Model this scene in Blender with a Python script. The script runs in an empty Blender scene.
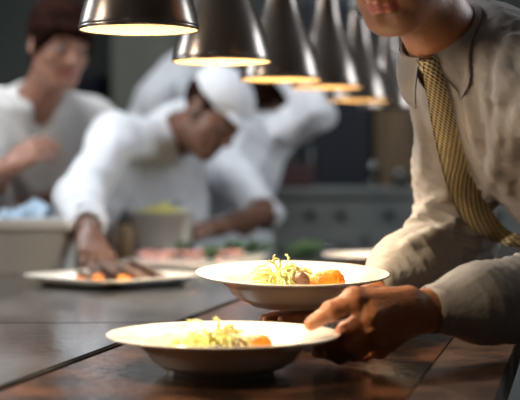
import bpy, bmesh, math, random
import numpy as np
from mathutils import Vector, Matrix

S = bpy.context.scene
COL = S.collection
random.seed(7)
rng = np.random.default_rng(11)

# ------------------------------------------------------------------ camera, world, light, exposure
F = 1420.0          # focal length in pixels of the 520 px wide frame
HZ = 172.0          # row of the horizon
CAMZ = 1.14
cam_d = bpy.data.cameras.new('camera')
cam = bpy.data.objects.new('camera', cam_d)
COL.objects.link(cam)
cam.location = (0, 0, CAMZ)
cam.rotation_euler = (math.radians(90), 0, 0)
cam_d.sensor_width = 36
cam_d.lens = F / 520 * 36
cam_d.shift_y = -(200 - HZ) / 520
cam_d.clip_start = 0.05
cam_d.dof.use_dof = True
cam_d.dof.focus_distance = 1.97
cam_d.dof.aperture_fstop = 3.5
S.camera = cam

w = bpy.data.worlds.new('world'); S.world = w; w.use_nodes = True
w.node_tree.nodes['Background'].inputs[0].default_value = (0.30, 0.36, 0.42, 1)
w.node_tree.nodes['Background'].inputs[1].default_value = 0.21

S.view_settings.view_transform = 'Standard'
S.view_settings.look = 'None'
S.view_settings.gamma = 1
S.view_settings.use_curve_mapping = False
S.view_settings.exposure = 0.0
S.cycles.caustics_reflective = False
S.cycles.caustics_refractive = False


def area_light(name, loc, target, sx, sy, power, color, spread=180):
    l = bpy.data.lights.new(name, 'AREA'); l.shape = 'RECTANGLE'; l.size = sx; l.size_y = sy
    l.energy = power; l.color = color; l.spread = math.radians(spread)
    o = bpy.data.objects.new(name, l); COL.objects.link(o); o.location = loc
    o.rotation_euler = (Vector(target) - Vector(loc)).to_track_quat('-Z', 'Y').to_euler()
    return o


CEIL = 2.85
area_light('ceiling_panel_light', (-0.9, 3.7, CEIL - 0.06), (-0.9, 3.7, 0), 1.2, 0.6, 34, (0.88, 0.94, 1.0))  # unseen light added overhead to brighten the chefs' whites
area_light('ceiling_panel_light', (0.2, 6.3, CEIL - 0.06), (0.2, 6.3, 0), 1.2, 0.6, 10, (0.88, 0.94, 1.0))  # unseen light added over the back of the kitchen
area_light('window_daylight', (2.43, 3.3, 2.0), (0, 3.3, 2.0), 1.0, 1.3, 40, (0.86, 0.93, 1.0))  # unseen source added for the bright streaks on the lamp shades
area_light('window_daylight', (-2.43, 1.45, 2.05), (0, 1.45, 2.05), 0.6, 1.0, 36, (1.0, 0.86, 0.70))  # unseen warm fill added for the man's chest and hand
area_light('window_daylight', (-2.43, 3.3, 2.1), (0.0, 3.3, 2.1), 0.8, 0.9, 24, (0.86, 0.93, 1.0))  # unseen fill added for the chefs' fronts and the shades' left edges


def P(px, py, d):
    """the place seen at pixel (px, py) of the photograph, d metres in front of the camera"""
    return np.array([(px - 260) / F * d, d, CAMZ - (py - HZ) / F * d])


# ------------------------------------------------------------------ materials
def new_mat(name):
    m = bpy.data.materials.new(name); m.use_nodes = True
    nt = m.node_tree
    return m, nt, nt.nodes['Principled BSDF']


def N(nt, t, **kw):
    n = nt.nodes.new(t)
    for k, v in kw.items():
        setattr(n, k, v)
    return n


def mat(name, c1, c2=None, scale=8, rough=0.5, metal=0.0, bump=0.0, bscale=None, detail=4, sss=0.0,
        rrange=0.0, spec=0.5, stretch=None, coat=0.0, trans=0.0, lo=0.35, hi=0.65):
    m, nt, b = new_mat(name)
    L = nt.links.new
    b.inputs['Roughness'].default_value = rough
    b.inputs['Metallic'].default_value = metal
    b.inputs['Specular IOR Level'].default_value = spec
    b.inputs['Coat Weight'].default_value = coat
    b.inputs['Transmission Weight'].default_value = trans
    if sss:
        b.inputs['Subsurface Weight'].default_value = sss
        b.inputs['Subsurface Radius'].default_value = (0.012, 0.005, 0.003)
        b.inputs['Subsurface Scale'].default_value = 1.0
    tc = N(nt, 'ShaderNodeTexCoord')
    mp = N(nt, 'ShaderNodeMapping')
    L(tc.outputs['Object'], mp.inputs['Vector'])
    if stretch:
        mp.inputs['Scale'].default_value = stretch
    nz = N(nt, 'ShaderNodeTexNoise')
    nz.inputs['Scale'].default_value = scale; nz.inputs['Detail'].default_value = detail
    L(mp.outputs[0], nz.inputs['Vector'])
    cr = N(nt, 'ShaderNodeValToRGB')
    cr.color_ramp.elements[0].position = lo; cr.color_ramp.elements[1].position = hi
    cr.color_ramp.elements[0].color = (*c1, 1)
    cr.color_ramp.elements[1].color = (*(c2 or [min(1, x * 1.12) for x in c1]), 1)
    L(nz.outputs['Fac'], cr.inputs[0])
    L(cr.outputs[0], b.inputs['Base Color'])
    if rrange:
        mr = N(nt, 'ShaderNodeMapRange')
        mr.inputs[1].default_value = 0.3; mr.inputs[2].default_value = 0.7
        mr.inputs[3].default_value = rough; mr.inputs[4].default_value = rough + rrange
        L(nz.outputs['Fac'], mr.inputs[0]); L(mr.outputs[0], b.inputs['Roughness'])
    if bump:
        n2 = N(nt, 'ShaderNodeTexNoise')
        n2.inputs['Scale'].default_value = bscale or scale * 4; n2.inputs['Detail'].default_value = 5
        L(mp.outputs[0], n2.inputs['Vector'])
        bp = N(nt, 'ShaderNodeBump'); bp.inputs['Strength'].default_value = bump
        bp.inputs['Distance'].default_value = 0.01
        L(n2.outputs['Fac'], bp.inputs['Height']); L(bp.outputs[0], b.inputs['Normal'])
    return m


def skin_mat(name):
    """skin whose own colour differs by region (lips, beard area), stored on the mesh"""
    m, nt, b = new_mat(name)
    L = nt.links.new
    at = N(nt, 'ShaderNodeAttribute'); at.attribute_name = 'skin_tone'
    nz = N(nt, 'ShaderNodeTexNoise'); nz.inputs['Scale'].default_value = 60; nz.inputs['Detail'].default_value = 5
    tc = N(nt, 'ShaderNodeTexCoord'); L(tc.outputs['Object'], nz.inputs['Vector'])
    mr = N(nt, 'ShaderNodeMapRange'); mr.inputs[3].default_value = 0.86; mr.inputs[4].default_value = 1.14
    L(nz.outputs['Fac'], mr.inputs[0])
    mx = N(nt, 'ShaderNodeVectorMath', operation='SCALE')
    L(at.outputs['Color'], mx.inputs[0]); L(mr.outputs[0], mx.inputs['Scale'])
    L(mx.outputs[0], b.inputs['Base Color'])
    b.inputs['Roughness'].default_value = 0.42
    b.inputs['Subsurface Weight'].default_value = 0.12
    b.inputs['Subsurface Radius'].default_value = (0.01, 0.004, 0.002)
    b.inputs['Subsurface Scale'].default_value = 0.6
    n2 = N(nt, 'ShaderNodeTexNoise'); n2.inputs['Scale'].default_value = 260; n2.inputs['Detail'].default_value = 4
    L(tc.outputs['Object'], n2.inputs['Vector'])
    bp = N(nt, 'ShaderNodeBump'); bp.inputs['Strength'].default_value = 0.35; bp.inputs['Distance'].default_value = 0.002
    L(n2.outputs['Fac'], bp.inputs['Height']); L(bp.outputs[0], b.inputs['Normal'])
    return m


M = {}
M['skin'] = skin_mat('skin')
M['china'] = mat('glazed china', (0.83, 0.80, 0.74), (0.86, 0.83, 0.77), 5, 0.12, coat=0.3)
M['counter'] = mat('mottled brown counter', (0.010, 0.006, 0.004), (0.100, 0.043, 0.021), 13, 0.07, bump=0.12, bscale=70,
                   detail=9, rrange=0.10, lo=0.40, hi=0.68)
M['counter_edge'] = mat('brown counter border', (0.018, 0.010, 0.007), (0.060, 0.030, 0.018), 20, 0.40, spec=0.25, bump=0.2, bscale=90,
                        detail=8, rrange=0.15)
M['steel'] = mat('brushed worktop steel', (0.34, 0.342, 0.35), (0.50, 0.50, 0.51), 5, 0.13, 1.0, bump=0.06, bscale=30,
                 stretch=(2, 1, 1), rrange=.10)
M['steel_dark'] = mat('worn kitchen steel', (0.15, 0.158, 0.148), (0.22, 0.228, 0.212), 3, 0.45, 0.4)
M['bronze'] = mat('dark polished lamp metal', (0.20, 0.172, 0.155), (0.25, 0.215, 0.19), 3, 0.25, 0.85, bump=0.02, bscale=9)
M['reflector'] = mat('cream enamel inside the shade', (0.23, 0.145, 0.055), (0.25, 0.16, 0.06), 4, 0.6)
M['shirt'] = mat('grey shirt cotton', (0.34, 0.315, 0.295), (0.38, 0.355, 0.335), 30, 0.8, bump=0.7, bscale=17)
M['jacket'] = mat('white chef cotton', (0.66, 0.67, 0.70), (0.74, 0.75, 0.78), 9, 0.9, bump=0.5, bscale=9)
M['jacket_w'] = mat('off white chef cotton', (0.52, 0.50, 0.48), (0.60, 0.58, 0.56), 9, 0.9, bump=0.5, bscale=9)
M['trouser'] = mat('dark trousers', (0.02, 0.02, 0.024), (0.03, 0.03, 0.035), 20, 0.9)
M['shoe'] = mat('black leather', (0.012, 0.012, 0.012), (0.02, 0.02, 0.02), 10, 0.4)
M['hair_dark'] = mat('dark brown hair', (0.009, 0.004, 0.003), (0.026, 0.010, 0.007), 40, 0.9, spec=0.03, stretch=(1, 1, 0.2), bump=0.6)
M['hair_grey'] = mat('short brown hair', (0.05, 0.035, 0.025), (0.09, 0.06, 0.045), 60, 0.5, bump=0.6)
M['eye'] = mat('eye white', (0.24, 0.22, 0.21), None, 5, 0.4, spec=0.2)
M['iris'] = mat('dark iris', (0.03, 0.018, 0.01), None, 5, 0.1)
M['wall'] = mat('dark green grey wall', (0.045, 0.055, 0.052), (0.070, 0.080, 0.072), 1.1, 0.7)
M['wall_w'] = mat('painted side wall', (0.16, 0.15, 0.14), (0.19, 0.18, 0.165), 2, 0.8)
M['ceil'] = mat('ceiling paint', (0.14, 0.14, 0.14), (0.17, 0.17, 0.17), 2, 0.9)
M['floor'] = mat('dark quarry floor', (0.018, 0.015, 0.014), (0.03, 0.025, 0.022), 4, 0.45)
M['navy'] = mat('navy painted metal', (0.003, 0.005, 0.011), (0.005, 0.008, 0.016), 3, 0.5)
M['ochre'] = mat('brown wood panel', (0.12, 0.075, 0.038), (0.19, 0.12, 0.06), 4, 0.55, stretch=(6, 6, 0.6))
M['olive'] = mat('olive grey panel', (0.13, 0.135, 0.105), (0.17, 0.17, 0.135), 3, 0.7)
M['maroon'] = mat('dark maroon plastic', (0.045, 0.014, 0.016), (0.06, 0.02, 0.02), 3, 0.5)
M['orange_veg'] = mat('roasted orange flesh', (0.78, 0.19, 0.012), (0.90, 0.36, 0.03), 45, 0.32, bump=0.3, bscale=160, sss=0.1)
M['mushroom'] = mat('browned mushroom', (0.10, 0.045, 0.022), (0.26, 0.13, 0.07), 70, 0.4, bump=0.3)
M['mushroom_pale'] = mat('pale mushroom stalk', (0.42, 0.30, 0.19), (0.55, 0.42, 0.28), 60, 0.5)
M['frisee'] = mat('pale frisee leaf', (0.72, 0.68, 0.16), (0.88, 0.85, 0.42), 60, 0.45, sss=0.1)
M['grain'] = mat('creamy shredded salad', (0.66, 0.50, 0.22), (0.80, 0.70, 0.44), 60, 0.5, bump=0.3)
M['herb'] = mat('green herb leaf', (0.03, 0.08, 0.025), (0.07, 0.15, 0.05), 30, 0.5)
M['meat'] = mat('seared dark meat', (0.045, 0.02, 0.012), (0.15, 0.07, 0.04), 40, 0.4, bump=0.5)
M['ham'] = mat('pink sliced ham', (0.48, 0.20, 0.17), (0.62, 0.33, 0.28), 40, 0.5)
M['yellow'] = mat('yellow vegetable strips', (0.66, 0.62, 0.05), (0.85, 0.80, 0.18), 30, 0.5, bump=0.4)
M['tub'] = mat('translucent grey plastic', (0.56, 0.57, 0.57), (0.64, 0.65, 0.65), 4, 0.35)
M['tub_rim'] = mat('pale plastic rim', (0.78, 0.77, 0.76), None, 4, 0.35)
M['pan_steel'] = mat('dull pan steel', (0.30, 0.30, 0.29), (0.38, 0.38, 0.37), 3, 0.4, 0.5)
M['blue_cloth'] = mat('light blue cloth', (0.35, 0.50, 0.66), (0.50, 0.62, 0.74), 15, 0.9)
M['dark'] = mat('dark rubber', (0.012, 0.012, 0.013), (0.02, 0.02, 0.02), 5, 0.6)
M['button'] = mat('grey shell button', (0.25, 0.26, 0.28), None, 20, 0.3)
M['inner'] = mat('dark shirt lining', (0.03, 0.032, 0.038), (0.045, 0.047, 0.052), 20, 0.9)
M['sauce'] = mat('brown glaze', (0.25, 0.12, 0.03), (0.42, 0.22, 0.07), 60, 0.2)

m, nt, b = new_mat('clear glass'); b.inputs['Transmission Weight'].default_value = 1
b.inputs['Roughness'].default_value = 0.03; b.inputs['Base Color'].default_value = (0.92, 0.97, 0.95, 1); M['glass'] = m
m, nt, b = new_mat('glowing bulb'); b.inputs['Emission Color'].default_value = (1, 0.78, 0.45, 1)
b.inputs['Emission Strength'].default_value = 1.5; M['bulb'] = m
m, nt, b = new_mat('light panel'); b.inputs['Emission Color'].default_value = (0.9, 0.95, 1, 1)
b.inputs['Emission Strength'].default_value = 3; M['panel'] = m


def tie_mat():
    m, nt, b = new_mat('gold woven tie')
    L = nt.links.new
    uv = N(nt, 'ShaderNodeUVMap')
    sp = N(nt, 'ShaderNodeSeparateXYZ'); L(uv.outputs[0], sp.inputs[0])

    def mth(op, a, b_=None):
        n = N(nt, 'ShaderNodeMath', operation=op)
        for i, v in enumerate((a, b_)):
            if v is None: continue
            if isinstance(v, (int, float)): n.inputs[i].default_value = v
            else: L(v, n.inputs[i])
        return n.outputs[0]
    u, v = sp.outputs[0], sp.outputs[1]
    # u across, v along, both in metres: slanting ribs broken into short stitches
    a = mth('SINE', mth('MULTIPLY', mth('ADD', u, mth('MULTIPLY', v, 0.28)), 2 * math.pi / 0.0070))
    c = mth('SINE', mth('MULTIPLY', mth('SUBTRACT', v, mth('MULTIPLY', u, 0.9)), 2 * math.pi / 0.0072))
    s = mth('ADD', mth('MULTIPLY', a, 0.52), mth('MULTIPLY', c, 0.62))
    cr = N(nt, 'ShaderNodeValToRGB')
    cr.color_ramp.elements[0].position = 0.30; cr.color_ramp.elements[0].color = (0.12, 0.098, 0.045, 1)
    cr.color_ramp.elements[1].position = 0.62; cr.color_ramp.elements[1].color = (0.62, 0.51, 0.28, 1)
    L(mth('ADD', mth('MULTIPLY', s, 0.5), 0.5), cr.inputs[0])
    L(cr.outputs[0], b.inputs['Base Color'])
    b.inputs['Roughness'].default_value = 0.45
    bp = N(nt, 'ShaderNodeBump'); bp.inputs['Strength'].default_value = 0.5; bp.inputs['Distance'].default_value = 0.002
    L(s, bp.inputs['Height']); L(bp.outputs[0], b.inputs['Normal'])
    return m


M['tie'] = tie_mat()


# ------------------------------------------------------------------ mesh helpers
def link(name, me, m, parent=None, smooth=True):
    o = bpy.data.objects.new(name, me); COL.objects.link(o)
    if m is not None and not me.materials:
        me.materials.append(M[m])
    if smooth and len(me.polygons):
        me.polygons.foreach_set('use_smooth', [True] * len(me.polygons))
    if parent is not None:
        o.parent = parent
    return o


def world_link(name, me, m, parent, smooth=True):
    """mesh given in world coordinates, parented under an empty placed elsewhere"""
    o = link(name, me, m, None, smooth)
    pl = parent.location.copy()
    me.transform(Matrix.Translation(-pl))
    o.parent = parent
    return o


def from_bm(name, bm):
    me = bpy.data.meshes.new(name); bm.to_mesh(me); bm.free(); return me


def thing(name, label, cat, loc=(0, 0, 0), rz=0, group=None):
    o = bpy.data.objects.new(name, None); COL.objects.link(o)
    o.location = loc; o.rotation_euler = (0, 0, rz); o.empty_display_size = 0.05
    return tag(o, label, cat, group)


def tag(o, label, cat, group=None, kind=None):
    o['label'] = label; o['category'] = cat
    if group: o['group'] = group
    if kind: o['kind'] = kind
    return o


def structure(o):
    o['kind'] = 'structure'; return o


def add_box(bm, lo, hi, bevel=0.0, seg=2):
    r = bmesh.ops.create_cube(bm, size=1)
    vs = r['verts']
    for v in vs:
        v.co = Vector([lo[i] + (v.co[i] + 0.5) * (hi[i] - lo[i]) for i in range(3)])
    if bevel:
        es = list({e for v in vs for e in v.link_edges})
        bmesh.ops.bevel(bm, geom=es, offset=bevel, segments=seg, affect='EDGES', profile=0.5)
    return bm


def box_me(lo, hi, bevel=0.0, seg=2):
    bm = bmesh.new(); add_box(bm, lo, hi, bevel, seg); return from_bm('box', bm)


def prism_me(poly, z0, z1, bevel=0.0):
    bm = bmesh.new()
    vs = [bm.verts.new((x, y, z1)) for x, y in poly]
    f = bm.faces.new(vs)
    bmesh.ops.recalc_face_normals(bm, faces=[f])
    if f.normal.z < 0: f.normal_flip()
    r = bmesh.ops.extrude_face_region(bm, geom=[f])
    for v in r['geom']:
        if isinstance(v, bmesh.types.BMVert): v.co.z = z0
    bmesh.ops.recalc_face_normals(bm, faces=bm.faces)
    if bevel:
        bmesh.ops.bevel(bm, geom=list(bm.edges), offset=bevel, segments=2, affect='EDGES')
    return from_bm('prism', bm)


def add_lathe(bm, prof, n=64, c=(0, 0, 0)):
    rings = []
    for r, z in prof:
        if r < 1e-6:
            rings.append([bm.verts.new((c[0], c[1], c[2] + z))])
        else:
            rings.append([bm.verts.new((c[0] + r * math.cos(2 * math.pi * i / n), c[1] + r * math.sin(2 * math.pi * i / n), c[2] + z)) for i in range(n)])
    for a, b in zip(rings[:-1], rings[1:]):
        for i in range(n):
            j = (i + 1) % n
            if len(a) == 1 and len(b) == 1: continue
            if len(a) == 1: bm.faces.new((a[0], b[i], b[j]))
            elif len(b) == 1: bm.faces.new((a[i], a[j], b[0]))
            else: bm.faces.new((a[i], a[j], b[j], b[i]))
    return bm


def lathe_me(prof, n=64, c=(0, 0, 0)):
    bm = bmesh.new(); add_lathe(bm, prof, n, c)
    bmesh.ops.recalc_face_normals(bm, faces=bm.faces)
    return from_bm('lathe', bm)


def add_tube(bm, pts, r, n=8, cap=True):
    pts = [Vector(p) for p in pts]
    rs = r if isinstance(r, (list, tuple)) else [r] * len(pts)
    rings = []; up = None
    for i, p in enumerate(pts):
        t = (pts[min(i + 1, len(pts) - 1)] - pts[max(i - 1, 0)]).normalized()
        if up is None:
            up = t.orthogonal().normalized()
        up = (up - t * up.dot(t)).normalized()
        s = t.cross(up)
        rings.append([bm.verts.new(p + rs[i] * (up * math.cos(2 * math.pi * k / n) + s * math.sin(2 * math.pi * k / n))) for k in range(n)])
    for a, b in zip(rings[:-1], rings[1:]):
        for k in range(n):
            bm.faces.new((a[k], a[(k + 1) % n], b[(k + 1) % n], b[k]))
    if cap:
        bm.faces.new(rings[0][::-1]); bm.faces.new(rings[-1])
    return bm


def tube_me(pts, r, n=8):
    bm = bmesh.new(); add_tube(bm, pts, r, n)
    bmesh.ops.recalc_face_normals(bm, faces=bm.faces)
    return from_bm('tube', bm)


def grid_me(rows, uvs=None, thick=0.0):
    """rows: list of equally long lists of points; optional thickness along the normal"""
    A = np.array(rows, float); n, k = A.shape[:2]
    me = bpy.data.meshes.new('sheet')
    vs = A.reshape(-1, 3)
    fs = [(i * k + j, i * k + j + 1, (i + 1) * k + j + 1, (i + 1) * k + j) for i in range(n - 1) for j in range(k - 1)]
    uv = np.array(uvs, float).reshape(-1, 2) if uvs is not None else None
    if thick:
        du = np.gradient(A, axis=0); dv = np.gradient(A, axis=1)
        nn = np.cross(du, dv); nn /= np.linalg.norm(nn, axis=2, keepdims=True) + 1e-12
        nn = nn.reshape(-1, 3)
        off = len(vs)
        vs = np.vstack([vs + nn * thick / 2, vs - nn * thick / 2])
        bf = [(d + off, c + off, b_ + off, a + off) for a, b_, c, d in fs]
        rim = [i * k for i in range(n)] + [(n - 1) * k + j for j in range(1, k)] + [i * k + k - 1 for i in range(n - 2, -1, -1)] + [j for j in range(k - 2, 0, -1)]
        sf = [(rim[(i + 1) % len(rim)], rim[i], rim[i] + off, rim[(i + 1) % len(rim)] + off) for i in range(len(rim))]
        fs = [f for f in fs] + bf + sf
        if uv is not None: uv = np.vstack([uv, uv])
    me.from_pydata([tuple(v) for v in vs], [], fs)
    if uv is not None:
        ul = me.uv_layers.new(name='UVMap')
        for lp in me.loops:
            ul.data[lp.index].uv = uv[lp.vertex_index]
    me.update()
    return me


# ------------------------------------------------------------------ implicit surfaces (figures, cloth, food)
def smin(a, b, k):
    if k <= 0: return np.minimum(a, b)
    h = np.maximum(k - np.abs(a - b), 0) / k
    return np.minimum(a, b) - h * h * k * 0.25


def smax(a, b, k):
    return -smin(-a, -b, k)


class Sdf:
    def __init__(self): self.ops = []; self.lo = np.full(3, 1e9); self.hi = np.full(3, -1e9); self.disp = None

    def _b(self, c, r):
        self.lo = np.minimum(self.lo, np.array(c) - r); self.hi = np.maximum(self.hi, np.array(c) + r)

    def cone(self, a, b, ra, rb=None, k=0.02, sub=False):
        rb = ra if rb is None else rb
        a = np.array(a, float); b = np.array(b, float)
        if not sub: self._b(a, ra); self._b(b, rb)
        self.ops.append(('c', a, b, ra, rb, k, sub)); return self

    def chain(self, pts, rs, k=0.02):
        for i in range(len(pts) - 1): self.cone(pts[i], pts[i + 1], rs[i], rs[i + 1], k)
        return self

    def ell(self, c, r, R=None, k=0.02, sub=False):
        c = np.array(c, float); r = np.array(r, float) if hasattr(r, '__len__') else np.full(3, float(r))
        if not sub: self._b(c, r.max())
        self.ops.append(('e', c, r, None if R is None else np.array(R, float), k, sub)); return self

    def plane(self, p, n, k=0.0):
        """cut away everything on the side the normal points to"""
        self.ops.append(('p', np.array(p, float), np.array(n, float) / np.linalg.norm(n), k)); return self

    def __call__(self, p):
        d = np.full(p.shape[:-1], 1e3, p.dtype)
        for o in self.ops:
            if o[0] == 'c':
                _, a, b, ra, rb, k, sub = o
                ab = (b - a).astype(p.dtype); q = p - a.astype(p.dtype)
                t = np.clip(q @ ab / max(float(ab @ ab), 1e-12), 0, 1)
                e = q - t[..., None] * ab
                x = np.sqrt((e * e).sum(-1)) - (ra + (rb - ra) * t)
            elif o[0] == 'e':
                _, c, r, R, k, sub = o
                q = p - c.astype(p.dtype)
                if R is not None: q = q @ R.astype(p.dtype)      # columns of R are the local axes
                s = (q / r.astype(p.dtype)); k0 = np.sqrt((s * s).sum(-1))
                s2 = s / r.astype(p.dtype); k1 = np.sqrt((s2 * s2).sum(-1)) + 1e-9
                x = k0 * (k0 - 1) / k1
            else:
                _, c, n, k = o
                x = (p - c.astype(p.dtype)) @ n.astype(p.dtype)
                d = smax(d, x, k); continue
            d = smax(d, -x, k) if sub else smin(d, x, k)
        if self.disp is not None: d = d - self.disp(p)
        return d


def mesh_sdf(f, h, name='figure', lo=None, hi=None, pad=None, tone=None):
    pad = pad if pad is not None else 4 * h + 0.012
    lo = np.array(f.lo if lo is None else lo) - pad; hi = np.array(f.hi if hi is None else hi) + pad
    B = 8
    n = np.ceil((hi - lo) / (h * B)).astype(int)
    Nn = n * B + 1
    V = np.ones(Nn, np.float32)
    gc = np.stack(np.meshgrid(*[lo[i] + (np.arange(n[i]) + 0.5) * B * h for i in range(3)], indexing='ij'), -1).astype(np.float32)
    fc = f(gc)
    act = np.abs(fc) < h * B * 1.35 + 0.004
    for bi in np.argwhere((~act) & (fc < 0)):
        i, j, k = bi * B
        V[i:i + B + 1, j:j + B + 1, k:k + B + 1] = -1
    ab = np.argwhere(act)
    r = np.arange(B + 1)
    off = np.stack(np.meshgrid(r, r, r, indexing='ij'), -1)
    for s in range(0, len(ab), 400):
        blk = ab[s:s + 400] * B
        idx = blk[:, None, None, None, :] + off[None]
        pts = (lo + idx * h).astype(np.float32)
        vals = f(pts)
        V[idx[..., 0], idx[..., 1], idx[..., 2]] = vals
    ins = V < 0
    c8 = np.zeros(tuple(Nn - 1), np.uint8)
    for dx in (0, 1):
        for dy in (0, 1):
            for dz in (0, 1):
                c8 += ins[dx:Nn[0] - 1 + dx, dy:Nn[1] - 1 + dy, dz:Nn[2] - 1 + dz]
    cells = np.argwhere((c8 > 0) & (c8 < 8))
    idm = np.full(tuple(Nn - 1), -1, np.int32)
    idm[cells[:, 0], cells[:, 1], cells[:, 2]] = np.arange(len(cells))
    acc = np.zeros((len(cells), 3)); cnt = np.zeros(len(cells))
    for ax in range(3):
        o1, o2 = [a for a in range(3) if a != ax]
        for u in (0, 1):
            for v in (0, 1):
                a = cells.copy(); a[:, o1] += u; a[:, o2] += v
                b = a.copy(); b[:, ax] += 1
                va = V[a[:, 0], a[:, 1], a[:, 2]]; vb = V[b[:, 0], b[:, 1], b[:, 2]]
                m = (va < 0) != (vb < 0)
                t = np.where(m, va / np.where(m, va - vb, 1), 0)
                p = a.astype(float); p[:, ax] += t
                acc[m] += p[m]; cnt[m] += 1
    verts = lo + acc / cnt[:, None] * h
    g = np.zeros_like(verts); e = h * 0.5
    f0 = f(verts)
    for ax in range(3):
        d = np.zeros(3); d[ax] = e
        g[:, ax] = (f(verts + d) - f(verts - d)) / (2 * e)
    g2 = (g * g).sum(1) + 1e-6
    st = (f0 / g2)[:, None] * g
    ln = np.linalg.norm(st, axis=1, keepdims=True) + 1e-12
    verts = verts - st * np.minimum(1, 0.6 * h / ln)
    quads = []
    for ax in range(3):
        o1, o2 = (ax + 1) % 3, (ax + 2) % 3
        sl = [slice(None)] * 3; sh = [slice(None)] * 3
        sl[ax] = slice(0, -1); sh[ax] = slice(1, None)
        a = ins[tuple(sl)]; b = ins[tuple(sh)]
        E = np.argwhere(a != b)
        E = E[(E[:, o1] > 0) & (E[:, o2] > 0) & (E[:, o1] < Nn[o1] - 1) & (E[:, o2] < Nn[o2] - 1)]
        fl = a[E[:, 0], E[:, 1], E[:, 2]]
        q = []
        for du, dv in ((1, 1), (0, 1), (0, 0), (1, 0)):
            c = E.copy(); c[:, o1] -= du; c[:, o2] -= dv
            q.append(idm[c[:, 0], c[:, 1], c[:, 2]])
        q = np.stack(q, 1)
        q[~fl] = q[~fl][:, ::-1]
        quads.append(q)
    Q = np.vstack(quads)
    Q = Q[(Q >= 0).all(1)]
    me = bpy.data.meshes.new(name)
    me.vertices.add(len(verts)); me.vertices.foreach_set('co', verts.astype(np.float32).ravel())
    me.loops.add(len(Q) * 4); me.loops.foreach_set('vertex_index', Q.astype(np.int32).ravel())
    me.polygons.add(len(Q)); me.polygons.foreach_set('loop_start', np.arange(0, len(Q) * 4, 4, dtype=np.int32))
    me.polygons.foreach_set('loop_total', np.full(len(Q), 4, np.int32))
    me.update(); me.validate()
    me['_v'] = 1
    if tone is not None:
        c = tone(verts)
        at = me.attributes.new('skin_tone', 'FLOAT_COLOR', 'POINT')
        at.data.foreach_set('color', np.hstack([c, np.ones((len(c), 1))]).astype(np.float32).ravel())
    return me


def join_me(name, mes):
    bm = bmesh.new()
    for m_ in mes: bm.from_mesh(m_)
    return from_bm(name, bm)


def unit(v):
    v = np.array(v, float); return v / np.linalg.norm(v)


def frame(fwd, roll=0.0, up=(0, 0, 1)):
    """axes of a head or torso: columns = person's left, back, up"""
    f = unit(fwd); u = np.array(up, float); u = unit(u - f * (u @ f))
    l = np.cross(u, f)
    c, s = math.cos(roll), math.sin(roll)
    l, u = c * l + s * u, c * u - s * l
    return np.stack([l, -f, u], 1)


def folds(seed, amp, freq, stretch=(1, 1, 1)):
    r = np.random.default_rng(seed)
    D = r.normal(size=(7, 3)); D /= np.linalg.norm(D, axis=1)[:, None]
    D = D * np.array(stretch); ph = r.uniform(0, 6.28, 7); fr = freq * r.uniform(0.6, 1.7, 7)

    def g(p):
        q = p + 0.02 * np.sin(p[..., [1, 2, 0]] * freq * 0.6 + 1.3)
        s = np.zeros(p.shape[:-1], p.dtype)
        for i in range(7):
            x = np.sin((q @ (D[i] * fr[i]).astype(p.dtype)) + ph[i])
            s += (1 - np.abs(x)) ** 2
        return (s / 7 - 0.33) * amp * 2.4
    return g


def head_prims(s, O, R, sc=1.0, neck=None, smile=0.0):
    """adds an adult head; O is the point between the eyes inside the skull"""
    def T(x, y, z): return np.array(O) + R @ (np.array([x, y, z]) * sc)
    def e(c, r, k=0.02, sub=False): s.ell(T(*c), np.array(r) * sc, R, k * sc, sub)
    def c(a, b, ra, rb=None, k=0.01, sub=False): s.cone(T(*a), T(*b), ra * sc, (rb if rb is not None else ra) * sc, k * sc, sub)
    e((0, .018, .036), (.076, .096, .082))
    e((0, -.028, -.028), (.061, .066, .084), .03)
    e((0, -.030, -.080), (.050, .052, .034), .025)
    e((0, -.074, -.103), (.022, .018, .016), .028)
    for x in (-1, 1):
        c((x * .052, .0, -.062), (x * .022, -.068, -.098), .015, .012, .03)      # jaw line
        e((x * .042, -.056, -.030), (.021, .022, .020), .025)                     # cheek
        c((x * .012, -.088, .022), (x * .045, -.070, .022), .009, .008, .015)     # brow
        e((x * .0315, -.098, .002), (.019, .018, .012), .012, True)               # socket
        e((x * .0315, -.0755, .000), (.0145, .0145, .0135), .004)                 # lids
        e((x * .078, .012, -.012), (.009, .021, .032), .010)                      # ear
        e((x * .084, .006, -.008), (.006, .011, .017), .006, True)
        c((x * .027, -.083, -.042), (x * .036, -.066, -.072), .006, .006, .016)   # fold beside the mouth
    c((0, -.090, .010), (0, -.112, -.028), .0065, .0105, .016)
    for x in (-1, 1):
        e((x * .0125, -.100, -.034), (.0085, .011, .0075), .008)
        e((x * .007, -.107, -.041), (.0035, .005, .003), .003, True)
    m = .006 * smile
    for x in (-1, 1):                                                            # lips
        c((0, -.0955, -.0590), (x * .013, -.0925, -.0585), .0050, .0046, .006)
        c((x * .013, -.0925, -.0585), (x * .026, -.080, -.0625 + m), .0046, .0022, .006)
        c((0, -.0935, -.0705), (x * .013, -.090, -.0698), .0062, .0056, .006)
        c((x * .013, -.090, -.0698), (x * .025, -.080, -.0640 + m), .0056, .0022, .006)
        c((0, -.1010, -.0642), (x * .014, -.0975, -.0640), .0011, .0011, .0025, True)
        c((x * .014, -.0975, -.0640), (x * .027, -.084, -.0630 + m), .0011, .0009, .0025, True)
    c((0, -.100, -.0805), (0, -.099, -.0805), .007, .007, .010, True)
    if neck is not None:
        s.cone(T(0, .022, -.055), neck, .050 * sc, .056 * sc, .03)
        s.cone(T(0, -.03, -.085), np.array(neck) + R @ np.array([0, -.03, .02]), .020 * sc, .03 * sc, .04)


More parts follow.
